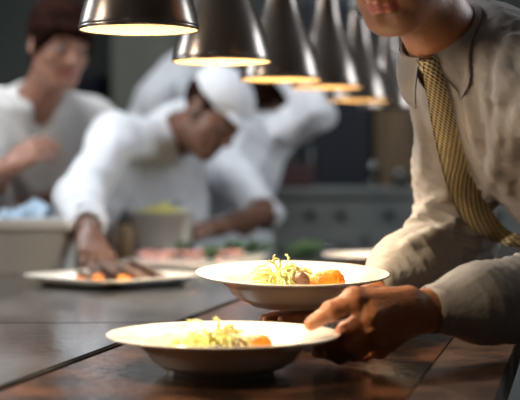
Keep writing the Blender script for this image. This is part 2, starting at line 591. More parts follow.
def head_tone(O, R, sc, base, lip, beard=None):
    def f(v):
        q = (v - np.array(O)) @ R / sc
        c = np.tile(np.array(base), (len(v), 1))
        if beard is not None:
            wgt = np.clip((-.048 - q[:, 2]) / .02, 0, 1) * np.clip((-q[:, 1] + .01) / .03, 0, 1) * np.clip((q[:, 2] + .165) / .03, 0, 1)
            c = c * (1 - wgt[:, None] * .75) + np.array(beard) * wgt[:, None] * .75
        lx = np.abs(q[:, 0])
        lw = np.clip((.027 - lx) / .004, 0, 1) * np.clip((.0105 - np.abs(q[:, 2] + .0645)) / .003, 0, 1) * (q[:, 1] < -.076)
        c = c * (1 - lw[:, None]) + np.array(lip) * lw[:, None]
        bw = np.clip((.006 - np.abs(q[:, 2] - .024 + 8 * (lx - .028) ** 2)) / .003, 0, 1) * ((lx > .012) & (lx < .048) & (q[:, 1] < -.06))
        c = c * (1 - .85 * bw[:, None])
        return c
    return f


def add_eyes(parent, O, R, sc):
    for x in (-1, 1):
        bm = bmesh.new()
        bmesh.ops.create_uvsphere(bm, u_segments=20, v_segments=14, radius=.0128 * sc)
        me = from_bm('eye', bm)
        me.materials.append(M['eye']); me.materials.append(M['iris'])
        for p in me.polygons:
            if p.center[2] > .0108 * sc: p.material_index = 1
        T = np.array(O) + R @ (np.array([x * .0315, -.0785, -.001]) * sc)
        f = -R[:, 1] * 1.0 - R[:, 2] * 0.35
        me.transform(Vector(f).to_track_quat('Z', 'Y').to_matrix().to_4x4())
        me.transform(Matrix.Translation(Vector(T)))
        world_link('eye', me, None, parent)


def hand_prims(s, W, d, palm, thumb, sc=1.0, curl=(0.5, 0.5, 0.4), spread=0.08, tcurl=0.3):
    """W wrist, d finger direction, palm = palm normal, thumb = direction from the little finger side to the thumb"""
    d = unit(d); palm = unit(np.array(palm) - d * (np.array(palm) @ d)); t = unit(np.cross(d, palm))
    if t @ np.array(thumb) < 0: t = -t
    W = np.array(W, float)
    k = .010 * sc
    fl = [(.027, .098, (.044, .026, .020), .0085), (.008, .101, (.048, .030, .021), .0088),
          (-.011, .097, (.045, .028, .020), .0083), (-.029, .088, (.035, .021, .018), .0074)]
    s.cone(W - d * .03 * sc, W + d * .02 * sc, .024 * sc, .024 * sc, k)
    for off, ln, seg, r in fl:
        a = W + (d * .018 + t * off * .6) * sc
        m_ = W + (d * ln * .93 + t * off) * sc
        s.cone(a, m_, .0155 * sc, .0115 * sc, k * 1.3)
        p = m_; ang = 0.0; dd = unit(d + t * spread * off / .03)
        for j, L_ in enumerate(seg):
            ang += curl[j]
            v = dd * math.cos(ang) + palm * math.sin(ang)
            q = p + v * L_ * sc
            s.cone(p, q, r * (1 - .06 * j) * sc, r * (.94 - .07 * j) * sc, .0035 * sc)
            p = q
    a = W + (d * .022 + t * .020 + palm * .010) * sc
    b_ = a + unit(d * .75 + t * .6 + palm * .25) * .044 * sc
    s.cone(a, b_, .0165 * sc, .0115 * sc, k * 1.5)
    c_ = b_ + unit(d * .95 + t * .25 + palm * tcurl) * .034 * sc
    s.cone(b_, c_, .0108 * sc, .0098 * sc, .004 * sc)
    e_ = c_ + unit(d + palm * tcurl * 1.6) * .026 * sc
    s.cone(c_, e_, .0098 * sc, .0080 * sc, .004 * sc)


# ------------------------------------------------------------------ the room
CT = 0.90
U = unit((0.22, 0.975, 0))          # the pass runs away from the camera, a little to the right
def line(x0, y0, y):                # x of the line through (x0,y0) along U at depth y
    return x0 + (y - y0) * U[0] / U[1]


X0, X1, Y0, Y1 = -2.5, 2.5, -1.6, 7.6
structure(link('floor', box_me((X0, Y0, -0.1), (X1, Y1, 0)), 'floor', smooth=False))
structure(link('ceiling', box_me((X0, Y0, CEIL), (X1, Y1, CEIL + 0.1)), 'ceil', smooth=False))
structure(link('wall_back', box_me((X0, Y1, 0), (X1, Y1 + 0.1, CEIL)), 'wall', smooth=False))
structure(link('wall_front', box_me((X0, Y0 - 0.1, 0), (X1, Y0, CEIL)), 'wall_w', smooth=False))
structure(link('wall_left', box_me((X0 - 0.1, Y0, 0), (X0, Y1, CEIL)), 'wall_w', smooth=False))
structure(link('wall_right', box_me((X1, Y0, 0), (X1 + 0.1, Y1, CEIL)), 'wall_w', smooth=False))
for nme, xw, y0, y1, z0, z1, sg in (('window_1', X1, 2.78, 3.82, 1.30, 2.70, -1), ('window_2', X0, 1.12, 1.78, 1.52, 2.60, 1), ('window_3', X0, 2.85, 3.75, 1.60, 2.60, 1)):  # unseen windows added to go with the side fill lights
    f = tag(bpy.data.objects.new(nme, None), 'window in the side wall', 'window'); COL.objects.link(f)
    del f['category']; del f['label']
    f.location = (xw, (y0 + y1) / 2, z0); structure(f)
    bm = bmesh.new(); a, b_ = sorted((xw, xw + sg * 0.045))
    add_box(bm, (a, y0 - .05, z0 - .05), (b_, y1 + .05, z0), .004); add_box(bm, (a, y0 - .05, z1), (b_, y1 + .05, z1 + .05), .004)
    add_box(bm, (a, y0 - .05, z0), (b_, y0, z1), .004); add_box(bm, (a, y1, z0), (b_, y1 + .05, z1), .004)
    fr = world_link('window_frame', from_bm('f', bm), 'tub_rim', f, False)
    world_link('window_pane', box_me((xw + sg * .01 - .002, y0, z0), (xw + sg * .01 + .002, y1, z1)), 'glass', f, False)

for cx, cy in ((-0.9, 3.7), (0.2, 6.3)):  # unseen fixtures added to go with the overhead fill lights
    t = thing('ceiling_panel', 'flat white ceiling light panel above the %s' % ('chefs' if cy < 5 else 'back of the kitchen'), 'ceiling light', (cx, cy, CEIL))
    world_link('panel_frame', box_me((cx - .63, cy - .33, CEIL - .03), (cx + .63, cy + .33, CEIL), .004), 'tub_rim', t, False)
    world_link('panel_diffuser', box_me((cx - .59, cy - .29, CEIL - .036), (cx + .59, cy + .29, CEIL - .031)), 'panel', t, False)

# ------------------------------------------------------------------ the pass and the worktops
Y_A, Y_B = 0.95, 5.0
sx, bx, ex = (-0.286, 1.563), (0.153, 1.495), (0.247, 1.495)
def quad(p, q, ya, yb, oa=0.0, ob=0.0):
    return [(line(*p, ya) + oa, ya), (line(*q, ya) + ob, ya), (line(*q, yb) + ob, yb), (line(*p, yb) + oa, yb)]


t = thing('serving_counter', 'long mottled brown serving counter the bowls stand on', 'counter', (line(0, 1.5, 2.5), 2.5, 0))
world_link('counter_top', prism_me(quad(sx, bx, Y_A, Y_B, 0.004, -0.0003), CT - .045, CT, .0012), 'counter', t, False)
world_link('counter_border', prism_me(quad(bx, ex, Y_A, Y_B, 0.0003, 0), CT - .045, CT, .0012), 'counter_edge', t, False)
world_link('counter_base', prism_me(quad(sx, ex, Y_A + .05, Y_B - .05, .02, -.06), 0.0, CT - .046), 'steel_dark', t, False)
world_link('seam_strip', prism_me(quad(sx, sx, Y_A, Y_B, -.011, .0035), CT - .045, CT - .030), 'dark', t, False)

YS = 2.27                              # the joint between two steel worktops
pa = [(-2.3, Y_A), (line(*sx, Y_A) - .012, Y_A), (line(*sx, YS - .001) - .012, YS - .001), (-2.3, YS - .13)]
pb = [(-2.3, YS - .127), (line(*sx, YS + .002) - .012, YS + .002), (line(*sx, 4.12) - .012, 4.12), (-2.3, 4.12)]
for poly, lab in ((pa, 'near brushed steel worktop left of the brown counter'), (pb, 'far brushed steel worktop carrying the platter and tubs')):
    cx = sum(p[0] for p in poly) / 4; cy = sum(p[1] for p in poly) / 4
    t = thing('steel_worktop', lab, 'worktop', (cx, cy, 0))
    world_link('worktop_sheet', prism_me(poly, CT - .04, CT, .003), 'steel', t, False)
    ins_ = [(x * .97 + cx * .03, y * .97 + cy * .03) for x, y in poly]
    world_link('cabinet_base', prism_me(ins_, 0.0, CT - .041), 'steel_dark', t, False)


# ------------------------------------------------------------------ heat lamps
def make_lamp():
    t = thing('heat_lamp', '', 'heat lamp')
    R0 = .085
    prof = [(R0, 0.0), (R0 + .0015, .002), (.0848, .012), (.0828, .022), (.0772, .043), (.0697, .065), (.0612, .086), (.0520, .108), (.0432, .131), (.0350, .158), (.0288, .190), (.0260, .215), (.0250, .228), (.0, .2285)]
    inner = [(R0 - .0015, .0005), (.0812, .020), (.0750, .042), (.0672, .064), (.0585, .085), (.0490, .107), (.0395, .132), (.0300, .160), (.0, .170)]
    link('shade', lathe_me(prof, 96), 'bronze', t)
    link('reflector', lathe_me(inner, 72), 'reflector', t)
    link('rim_bead', lathe_me([(R0 - .0015, .0005), (R0 - .0008, -.0008), (R0 + .0006, -.0008), (R0 + .0015, .002), (R0 + .0015, .006), (R0 - .0005, .006), (R0 - .0015, .0005)], 96), 'bronze', t)
    link('socket', lathe_me([(0, .229), (.020, .229), (.022, .232), (.022, .262), (.016, .272), (.010, .278), (.0, .278)], 40), 'steel_dark', t)
    link('bulb', lathe_me([(0, .072), (.018, .074), (.030, .086), (.032, .098), (.025, .116), (.015, .132), (.012, .160), (0, .161)], 40), 'bulb', t)
    link('stem', tube_me([(0, 0, .276), (0, 0, CEIL - 1.335 - .02)], .0055, 12), 'bronze', t)
    link('ceiling_plate', lathe_me([(0, 0), (.045, 0), (.045, -.012), (.012, -.03), (0, -.03)], 32, (0, 0, CEIL - 1.335)), 'bronze', t)
    return t


def lamp_light(x, y, z, pw):
    l = bpy.data.lights.new('heat_lamp_light', 'SPOT'); l.energy = pw; l.color = (1.0, .76, .48)
    l.spot_size = math.radians(150); l.spot_blend = .6; l.shadow_soft_size = .03
    o = bpy.data.objects.new('heat_lamp_light', l); COL.objects.link(o); o.location = (x, y, z + .062)
    return o


lamp_labels = ['heat lamp before the largest one in the row, just above the photo',
               'nearest and largest dark metal heat lamp, hanging leftmost over the counter',
               'second heat lamp of the row, just right of the largest one',
               'third heat lamp of the row, above the chef bending in front of dark cabinets',
               'fourth heat lamp of the row, its lit rim overlapping the third',
               'fifth heat lamp of the row, small and low beside the man\'s chin',
               'furthest heat lamp, a blurred sliver beside the man\'s collar']
spots = [(-.295, 1.50), (-.173, 2.03), (-.066, 2.46), (.043, 2.94), (.158, 3.36), (.258, 3.74), (.375, 4.15)]  # the first lamp is out of view, added to light the nearer bowl
lamp_z = [1.335, 1.343, 1.331, 1.331, 1.340, 1.328, 1.325]
lamp_pw = [21, 27, 28, 14, 11, 9, 0]      # the last one is switched off
l0 = make_lamp(); kids = list(l0.children)
for i, (x, y) in enumerate(spots):
    if i == 0:
        o = l0
    else:
        o = l0.copy(); COL.objects.link(o)
        for k in kids:
            c = k.copy(); COL.objects.link(c); c.parent = o
            if c.name.startswith('bulb') and not lamp_pw[i]:
                c.data = c.data.copy(); c.data.materials[0] = M['tub_rim']
    o.location = (x, y, lamp_z[i])
    tag(o, lamp_labels[i], 'heat lamp', 'heat lamps hanging in a row over the counter')
    if lamp_pw[i]: lamp_light(x, y, lamp_z[i], lamp_pw[i])

# ------------------------------------------------------------------ bowls
def bowl_mes():
    top = [(0, .0075), (.040, .0078), (.062, .0100), (.078, .0165), (.087, .0270), (.0925, .0355), (.098, .0392), (.110, .0420), (.128, .0455), (.1375, .0472), (.1398, .0470)]
    bot = [(.1402, .0455), (.137, .0435), (.118, .0385), (.103, .0335), (.094, .0260), (.086, .0150), (.074, .0070), (.062, .0035), (.0600, .0000), (.0555, .0000), (.0540, .0030), (0, .0034)]
    return lathe_me(top + bot, 128)


bowl_mesh = bowl_mes()
B1 = Vector((-.0435, 1.70, CT + .0005))
B3 = Vector((.285, 3.34, CT + .0005))
b1 = link('pasta_bowl', bowl_mesh, 'china'); b1.location = B1
tag(b1, 'white wide-rimmed bowl on the counter, gripped by thumb and fingers', 'bowl', 'white wide-rimmed bowls')
b2 = link('pasta_bowl', bowl_mesh, 'china')
tilt = Matrix.Rotation(math.radians(3.2), 4, 'X') @ Matrix.Rotation(math.radians(0.6), 4, 'Y')
rim2 = Vector(P(292.5, 272, 2.045))
b2.matrix_world = Matrix.Translation(rim2) @ tilt @ Matrix.Translation((0, 0, -.047))
tag(b2, 'white wide-rimmed bowl held up in the air behind the nearer one', 'bowl', 'white wide-rimmed bowls')
b3 = link('pasta_bowl', bowl_mesh, 'china'); b3.location = B3
tag(b3, 'furthest white bowl, blurred and half hidden behind the man\'s sleeve', 'bowl', 'white wide-rimmed bowls')
M1 = Matrix.Translation(B1); M2 = b2.matrix_world.copy()


def curl_leaves(n, seed, R, height, base=.010):
    """one mesh of ruffled, feathery leaf curls"""
    r = random.Random(seed); bm = bmesh.new()
    for i in range(n):
        a = r.uniform(0, 6.28); rr = R * math.sqrt(r.random()) * .55
        p = Vector((rr * math.cos(a), rr * math.sin(a), r.uniform(0, .3) * height))
        d = Vector((math.cos(a) * r.uniform(.2, .9), math.sin(a) * r.uniform(.2, .9), r.uniform(.6, 1.5))).normalized()
        pts = [p.copy()]; sidev = d.orthogonal().normalized(); ph = r.uniform(0, 6.28)
        L_ = r.uniform(.6, 1.15) * height / 7
        for j in range(8):
            d = (d + sidev * math.sin(ph + j * 1.3) * .6 + Vector((0, 0, -.10 * j))).normalized()
            p = p + d * L_; pts.append(p.copy())
        add_tube(bm, pts, [.0019 - .00013 * j for j in range(len(pts))], 5)
        for j in range(2, len(pts)):                                     # little teeth along the rib
            for s_ in (-1, 1):
                q = pts[j] + sidev * s_ * r.uniform(.002, .0045) + Vector((0, 0, r.uniform(0, .002)))
                v = [bm.verts.new(x) for x in (pts[j - 1], pts[j], q)]
                w_ = [bm.verts.new(x + d.orthogonal().normalized() * .0005) for x in (pts[j - 1], pts[j], q)]
                bm.faces.new(v); bm.faces.new(w_[::-1])
                for k in range(3): bm.faces.new((v[k], w_[k], w_[(k + 1) % 3], v[(k + 1) % 3]))
    return from_bm('leaf', bm)


def place(o, Mx, x, y, z, rz=0, rx=0, ry=0):
    o.matrix_world = Mx @ Matrix.Translation((x, y, z)) @ Matrix.Rotation(rz, 4, 'Z') @ Matrix.Rotation(rx, 4, 'X') @ Matrix.Rotation(ry, 4, 'Y')
    return o


def orange_piece(name, L_, W_, H_, seed):
    s = Sdf()
    s.cone((-L_ * .30, 0, H_ * .42), (L_ * .25, 0, H_ * .5), H_ * .40, H_ * .50, .01)
    s.ell((L_ * .1, 0, H_ * .48), (L_ * .42, W_ * .5, H_ * .5), None, .008)
    s.plane((0, 0, 0), (0, 0, -1), .003)
    s.plane((L_ * .44, 0, 0), (1, .15, .1), .004)
    s.disp = folds(seed, .0016, 190)
    return mesh_sdf(s, .0012, name)


def mushroom(parent_m, x, y, z, rz, rx, sc, label, group=None):
    t = thing('mushroom', label, 'mushroom', (0, 0, 0), 0, group)
    link('stalk', lathe_me([(0, 0), (.0042, 0), (.0040, .008), (.0034, .016), (.0040, .0215), (0, .022)], 24), 'mushroom_pale', t)
    link('cap', lathe_me([(0, .0175), (.0035, .0180), (.0085, .0165), (.0098, .0180), (.0098, .0205), (.0082, .0250), (.0045, .0280), (0, .0288)], 32), 'mushroom', t)
    place(t, parent_m @ Matrix.Translation((x, y, z)) @ Matrix.Rotation(rz, 4, 'Z') @ Matrix.Rotation(rx, 4, 'X') @ Matrix.Scale(sc, 4), 0, 0, 0)
    return t


def shreds(seed, n, rx, ry, h):
    r = random.Random(seed); bm = bmesh.new()
    for i in range(n):
        a = r.uniform(0, 6.28); q = math.sqrt(r.random())
        x, y = rx * q * math.cos(a), ry * q * math.sin(a)
        z = .0018 + (1 - q * q) * h * r.random()
        b_ = r.uniform(0, 6.28); l_ = r.uniform(.005, .012)
        d = Vector((math.cos(b_), math.sin(b_), r.uniform(-.2, .35))) * l_
        p = Vector((x, y, z))
        add_tube(bm, [p - d * .5, p + Vector((0, 0, .001)), p + d * .5], [.0012, .0019, .0011], 6)
    return from_bm('shreds', bm)


def dress_bowl(Mx, where, fx, orange_at, orange_dims, mush, fr_at, pile_at, seeds):
    o = link('roasted_vegetable', orange_piece('veg', *orange_dims, seeds[0]), 'orange_veg')
    place(o, Mx, *orange_at)
    tag(o, 'glazed orange roasted vegetable piece in the %s bowl' % where, 'vegetable', 'orange vegetable pieces')
    mushroom(Mx, *mush, 'small browned mushroom leaning by the orange piece in the %s bowl' % where, 'mushrooms in the bowls')
    o = link('frisee_lettuce', curl_leaves(110, seeds[1], .028, fx * 1.15), 'frisee')
    place(o, Mx, *fr_at)
    tag(o, 'pale yellow-green curly lettuce tuft in the %s bowl' % where, 'lettuce', 'curly lettuce tufts')
    o = link('shredded_salad', shreds(seeds[2], 170, .030, .026, .022), 'grain')
    place(o, Mx, *pile_at)
    tag(o, 'creamy pile of fine shredded salad in the %s bowl' % where, 'salad', 'salad piles', 'stuff')


dress_bowl(M1, 'nearer', .046, (.034, -.022, .0150, .25), (.052, .034, .031), (.010, -.026, .0155, 1.3, .55, 1.15),
           (-.010, -.012, .012), (-.036, -.008, .0095), (3, 21, 31))
dress_bowl(M2, 'held-up', .044, (.044, -.014, .0130, .15), (.068, .038, .038), (-.004, -.026, .0155, 1.3, .6, 1.4),
           (-.016, .004, .014), (-.026, -.012, .0095), (5, 23, 33))
o = link('lettuce_sprig', curl_leaves(12, 51, .010, .018), 'frisee'); place(o, M1, -.050, -.004, .020)
tag(o, 'stray pale lettuce sprig at the left of the nearer bowl', 'lettuce')
o = link('peppercorn', lathe_me([(0, 0), (.0028, .001), (.0034, .0034), (.0026, .006), (0, .0068)], 16), 'dark'); place(o, M1, -.006, -.036, .0305)
tag(o, 'black peppercorn on the lettuce in the nearer bowl', 'peppercorn')
o = link('black_olive_slice', lathe_me([(.003, 0), (.007, 0), (.0078, .0035), (.007, .007), (.003, .007), (.0022, .0035), (.003, 0)], 24), 'dark'); place(o, M2, .012, -.042, .012, 0, .7)
tag(o, 'black olive slice at the foot of the mushroom in the held-up bowl', 'olive')


# ------------------------------------------------------------------ the man serving
SK = (0.46, 0.19, 0.088)
man = thing('person', 'man in grey shirt and gold patterned tie leaning over the counter with bowls', 'person', (.62, 2.24, 0))
N0 = np.array([.292, 2.135, 1.325])
Dn = unit((.33, .09, -.39)); Fw = unit((-.95, -.32, 0))
TR = frame(Fw - Dn * 0, 0, -Dn)
TR = frame(Fw, 0, (0, 0, 1)); TR = np.stack([TR[:, 0], unit(np.cross(-Dn, TR[:, 0])), -Dn], 1)   # left, back, up of the torso
if TR[:, 1] @ Fw > 0: TR[:, 1] *= -1
def B(x, y, z): return N0 + TR @ np.array([x, y, z])       # left, back, up in torso axes

HF = unit((-.42, -.76, -.62)); HR = frame(HF, 0.03)
CH = P(391, 34, 2.0)
HO = CH - HR @ np.array([0, -.088, -.112])
NB = np.array([.283, 2.115, 1.325])

SHL = np.array([.418, 2.00, 1.265]); SHR = np.array([.300, 2.305, 1.262])
ELL = np.array([.452, 1.875, .995]); ELR = np.array([.322, 2.345, 1.030])
WL = P(428, 310, 1.755); WR = np.array([.172, 2.168, .958])

s = Sdf()                                                    # head and neck
head_prims(s, HO, HR, 1.0, NB, smile=1.2)
mh = mesh_sdf(s, .0024, 'head', tone=head_tone(HO, HR, 1.0, SK, (.36, .10, .07), (.20, .105, .065)))

# left hand: thumb on the rim, fingers under it
s = Sdf()
def px(*a): return P(*a)
fore = unit(WL - ELL)
s.cone(WL - fore * .14, WL - fore * .03, .027, .0245, .01)
s.cone(WL - fore * .03, WL, .0235, .0225, .01)
s.cone(WL + np.array([0, 0, .004]), WL + np.array([0, 0, -.006]), .022, .022, .01)
kn = [px(371, 314, 1.692), px(371, 328, 1.700), px(374, 340, 1.716), px(380, 349, 1.738)]
cp = [px(410, 304, 1.735), px(410, 308, 1.738), px(411, 313, 1.745), px(412, 319, 1.755)]
rk = [.0140, .0135, .0130, .0120]
for a, b_, r_ in zip(cp, kn, rk): s.cone(a, b_, .0185, r_, .014)
for a, r_ in zip(kn, rk): s.ell(a + np.array([0, -.002, .001]), r_ * .98, None, .004)
fing = [[kn[0], px(345, 330, 1.700), px(331, 344, 1.716), px(318, 347.5, 1.735)],
        [kn[1], px(350, 346, 1.700), px(333, 353, 1.722), px(317, 352, 1.748)],
        [kn[2], px(356, 354, 1.716), px(340, 357, 1.742), px(325, 353, 1.768)],
        [kn[3], px(364, 355, 1.744), px(350, 354, 1.768), px(337, 350, 1.790)]]
fr_ = [(.0108, .0092, .0084, .0074), (.0108, .0092, .0084, .0074), (.0100, .0088, .0080, .0070), (.0090, .0078, .0072, .0064)]
for pts, rs in zip(fing, fr_):
    s.chain(pts, rs, .0035)
    for p_ in pts[1:3]: s.ell(p_, rs[1] * 1.04, None, .003)
tb = [px(405, 303, 1.728), px(354, 299.5, 1.690), px(331, 311, 1.682), px(311, 324, 1.678)]
s.cone(tb[0], tb[1], .0185, .0132, .014)
s.cone(tb[1], tb[2], .0125, .0108, .005)
s.cone(tb[2], tb[3], .0112, .0082, .004)
s.ell(tb[2], .0116, None, .004); s.ell(tb[1] + np.array([0, 0, .001]), .0138, None, .006)
s.cone(px(385, 304, 1.722), px(366, 316, 1.70), .016, .010, .012)            # web between thumb and finger
for i in range(3):                                                          # tendons fanning over the back
    s.cone(px(404, 302 + 4 * i, 1.716 + .004 * i), kn[i] + np.array([.006, -.010, .003]), .0028, .0034, .006)
s.cone(px(398, 296, 1.709), tb[1] + np.array([.004, -.010, .004]), .0026, .003, .006)
for t_ in (.35, .5, .65):                                                    # skin creases over the thumb joint
    c_ = tb[1] * (1 - t_) + tb[2] * t_
s.disp = folds(44, .0007, 230)
def hand_tone(v):
    c = np.tile(np.array(SK) * 1.02, (len(v), 1))
    for p_ in kn + [f_[1] for f_ in fing] + [tb[1], tb[2]]:
        d = np.linalg.norm(v - p_, axis=1)
        wg = np.clip(1 - d / .017, 0, 1)[:, None] * .5
        c = c * (1 - wg) + np.array([.44, .16, .085]) * wg
    return c
ml = mesh_sdf(s, .0013, 'hand', tone=hand_tone)

# right hand: flat under the far rim of the held-up bowl, thumb at its edge
s = Sdf()
foreR = unit(WR - ELR)
s.cone(WR - foreR * .12, WR - foreR * .03, .029, .026, .01)
WH = WR + np.array([-.012, -.018, -.016])
hand_prims(s, WH, (-.80, -.58, -.10), (0, .05, 1), (0, -1, 0), 1.0, (.02, .04, .05), .05, .0)
s.cone(WR - foreR * .04, WH, .025, .021, .01)
mr_ = mesh_sdf(s, .0018, 'hand', tone=lambda v: np.tile(np.array(SK), (len(v), 1)))

# trunk, arms and legs inside the clothes
s = Sdf()
PV = B(0, .02, -.52); 
s.ell(B(0, .03, -.17), (.13, .085, .17), TR, .03); s.ell(B(0, .045, -.36), (.12, .075, .16), TR, .05)
s.ell(PV + TR @ np.array([0, .02, 0]), (.125, .080, .11), TR, .05)
s.cone(SHL * .8 + N0 * .2, SHR * .8 + N0 * .2, .04, .04, .04); s.cone(NB, B(0, .03, -.06), .045, .06, .03)
s.chain([SHL, ELL, WL - fore * .10], [.042, .036, .029], .02); s.chain([SHR, ELR, WR - foreR * .08], [.042, .036, .028], .02)
feet = [np.array([.60, 2.10, .07]), np.array([.78, 2.42, .07])]
for sg, ft in zip((1, -1), feet):
    hp = PV + TR @ np.array([sg * .085, 0, -.03]); kn_ = (hp + ft) / 2 + np.array([-.03, 0, .0])
    s.chain([hp, kn_, ft + np.array([.03, 0, .02])], [.07, .05, .036], .03)
    s.cone(ft + np.array([.03, 0, -.02]), ft + np.array([-.12, -.02, -.035]), .035, .026, .02)
mb = mesh_sdf(s, .006, 'trunk', tone=lambda v: np.tile(np.array(SK), (len(v), 1)))
world_link('body', join_me('body', [mh, ml, mr_, mb]), 'skin', man)
add_eyes(man, HO, HR, 1.0)
s = Sdf()
s.ell(HO + HR @ np.array([0, .030, .048]), (.083, .098, .084), HR)
s.cone(HO + HR @ np.array([0, .085, -.03]), HO + HR @ np.array([0, .09, 0]), .035, .04, .03)
s.ell(HO + HR @ np.array([0, -.075, -.035]), (.074, .075, .085), HR, .02, True)
for x in (-1, 1): s.ell(HO + HR @ np.array([x * .085, .0, -.03]), (.02, .028, .04), HR, .01, True)
s.disp = folds(4, .003, 160)
world_link('hair', mesh_sdf(s, .003, 'hair'), 'hair_grey', man)

# shirt
sh = Sdf()
sh.ell(B(0, .025, -.15), (.172, .115, .185), TR)
sh.ell(B(0, .036, -.34), (.168, .116, .19), TR, .06)
sh.ell(B(0, .036, -.48), (.165, .114, .14), TR, .06)
sh.cone(B(0, .02, -.02), SHL + np.array([-.03, .02, .0]), .060, .058, .05)
sh.cone(B(0, .02, -.02), SHR + np.array([.0, -.02, .0]), .060, .052, .05)
sh.chain([SHL, (SHL + ELL) / 2, ELL], [.064, .060, .066], .035)
sh.chain([ELL, WL - fore * .075, WL - fore * .012], [.064, .044, .0315], .03)
sh.cone(ELL * .6 + WL * .4 + np.array([0, 0, -.012]), ELL * .35 + WL * .65 + np.array([0, 0, -.012]), .052, .036, .03)
sh.chain([SHR, (SHR + ELR) / 2, ELR], [.058, .056, .066], .035)
sh.chain([ELR, WR - foreR * .09, WR - foreR * .02], [.066, .054, .036], .03)
def ridge(a, b_, r=.008, k=.02): sh.cone(a, b_, r, r * .6, k)
fb = folds(12, .0048, 24)
def seg_d(p, a, b_):
    ab = b_ - a; q = p - a.astype(p.dtype); t_ = np.clip(q @ ab.astype(p.dtype) / (ab @ ab), 0, 1)
    return np.linalg.norm(q - t_[..., None] * ab, axis=-1)
fb2 = folds(17, .0009, 110)
def shirt_disp(p):
    wl_ = np.clip((seg_d(p, ELL, WL) - .05) / .05, .22, 1); wr_ = np.clip((seg_d(p, ELR, WR) - .05) / .05, .45, 1)
    d = fb(p) * wl_ * wr_ + fb2(p) * wl_
    # creases that wrap round each arm near the elbow
    for a, b_, amp, fr in ((SHR, ELR, .0040, 120), (ELR, WR, .0034, 95), (SHL, ELL, .005, 130), (ELL, WL, .0026, 110)):
        ax_ = unit(b_ - a); q = p - a
        t_ = q @ ax_.astype(p.dtype); L_ = np.linalg.norm(b_ - a)
        r_ = np.sqrt(np.maximum((q * q).sum(-1) - t_ * t_, 0))
        wgt = np.clip(1 - np.abs(t_ / L_ - (.85 if fr in (120, 130) else .3)) * 1.5, 0, 1) * (r_ < .09)
        x = np.sin(t_ * fr + 3.2 * np.sin(q[..., 0] * 24 + q[..., 2] * 15) + 2 * np.sin(q[..., 1] * 30))
        d = d + amp * wgt * ((1 - np.abs(x)) ** 1.5 - .3)
    return d
sh.disp = shirt_disp
def hit(pxx, pyy, d0=1.7, d1=2.6, lift=0.0):
    """first point of the shirt met by the sight line through a place of the photograph"""
    t_ = np.linspace(d0, d1, 500)
    pts = np.array([P(pxx, pyy, x) for x in t_])
    v = sh(pts) - lift
    i = np.argmax(v < 0)
    if v[i] >= 0: return None
    if i == 0: return pts[0]
    a = v[i - 1] / (v[i - 1] - v[i]); return pts[i - 1] * (1 - a) + pts[i] * a



for pts in ([(484, 44), (489, 92), (496, 140), (500, 178)], [(510, 84), (503, 124), (494, 168), (490, 200)], [(519, 112), (512, 150), (508, 190)],
            [(468, 96), (477, 134), (482, 160)], [(512, 40), (503, 70), (500, 100)], [(414, 96), (421, 130), (424, 168)], [(446, 196), (430, 206), (412, 222)],
            [(452, 226), (430, 236), (408, 244)]):
    q_ = [hit(*x) for x in pts]
    if all(x is not None for x in q_):
        for a, b_ in zip(q_[:-1], q_[1:]): sh.cone(a, b_, .0085, .0070, .018)
NAX = unit(HO + HR @ np.array([0, .022, -.055]) - NB)          # axis of the neck
NCEN = NB + TR @ np.array([0, -.006, 0])
sh.cone(B(0, .01, -.05), NCEN + NAX * .012, .075, .064, .03)
sh.plane(NCEN + NAX * .030, NAX, .004)
sh.cone(NCEN - NAX * .010, NCEN + NAX * .2, .0585, .0585, .006, True)
sh.cone(WL - fore * .10, WL + fore * .05, .0265, .0265, .003, True)
sh.cone(WR - foreR * .10, WR + foreR * .05, .0275, .0275, .003, True)
sh.plane(B(0, 0, -.60), -TR[:, 2], .005)
world_link('shirt', mesh_sdf(sh, .0032, 'shirt'), 'shirt', man)


def smooth_path(pts, n):
    pts = np.array(pts, float); t_ = np.linspace(0, len(pts) - 1, n); out = []
    for x in t_:
        i = min(int(x), len(pts) - 2); u = x - i
        p0 = pts[max(i - 1, 0)]; p1 = pts[i]; p2 = pts[i + 1]; p3 = pts[min(i + 2, len(pts) - 1)]
        out.append(.5 * ((2 * p1) + (-p0 + p2) * u + (2 * p0 - 5 * p1 + 4 * p2 - p3) * u * u + (-p0 + 3 * p1 - 3 * p2 + p3) * u ** 3))
    return np.array(out)


def smooth_rows(A, it=12):
    A = A.copy()
    for _ in range(it):
        A[1:-1] = A[1:-1] * .5 + (A[:-2] + A[2:]) * .25
    return A


# tie: lies along the middle of the shirt front
left_e = smooth_path([(424, 62), (424, 78), (428, 100), (433, 130), (440, 160), (449, 192), (463, 220), (488, 239), (507, 245), (526, 249)], 60)
right_e = smooth_path([(438, 58), (444, 80), (451, 105), (459, 135), (466, 160), (476, 185), (492, 212), (506, 229), (518, 235), (531, 240)], 60)
dep = []
for a, b_ in zip(left_e, right_e):
    c_ = [hit(*(a + (b_ - a) * u_), lift=.005) for u_ in (.1, .35, .6, .85)]
    c_ = [x[1] for x in c_ if x is not None]
    dep.append(min(c_) if c_ else dep[-1])
dep = np.array(dep)
for _ in range(40): dep[1:-1] = np.minimum(dep[1:-1], dep[1:-1] * .5 + (dep[:-2] + dep[2:]) * .25)
dep[42:] = np.maximum(dep[42:], dep[42] - .004); dep -= .003
A = np.array([[P(*(a + (b_ - a) * j / 8), d_ - .007 * math.sin(j / 8 * math.pi)) for j in range(9)] for a, b_, d_ in zip(left_e, right_e, dep)])
seg = np.r_[0, np.cumsum(np.linalg.norm(np.diff(A[:, 4], axis=0), axis=1))]
wd = np.linalg.norm(A[:, -1] - A[:, 0], axis=1)
uvs = [[(wd[i] * (j / 8 - .5), seg[i]) for j in range(9)] for i in range(60)]
tie = world_link('necktie', grid_me(A, uvs, .003), 'tie', man)
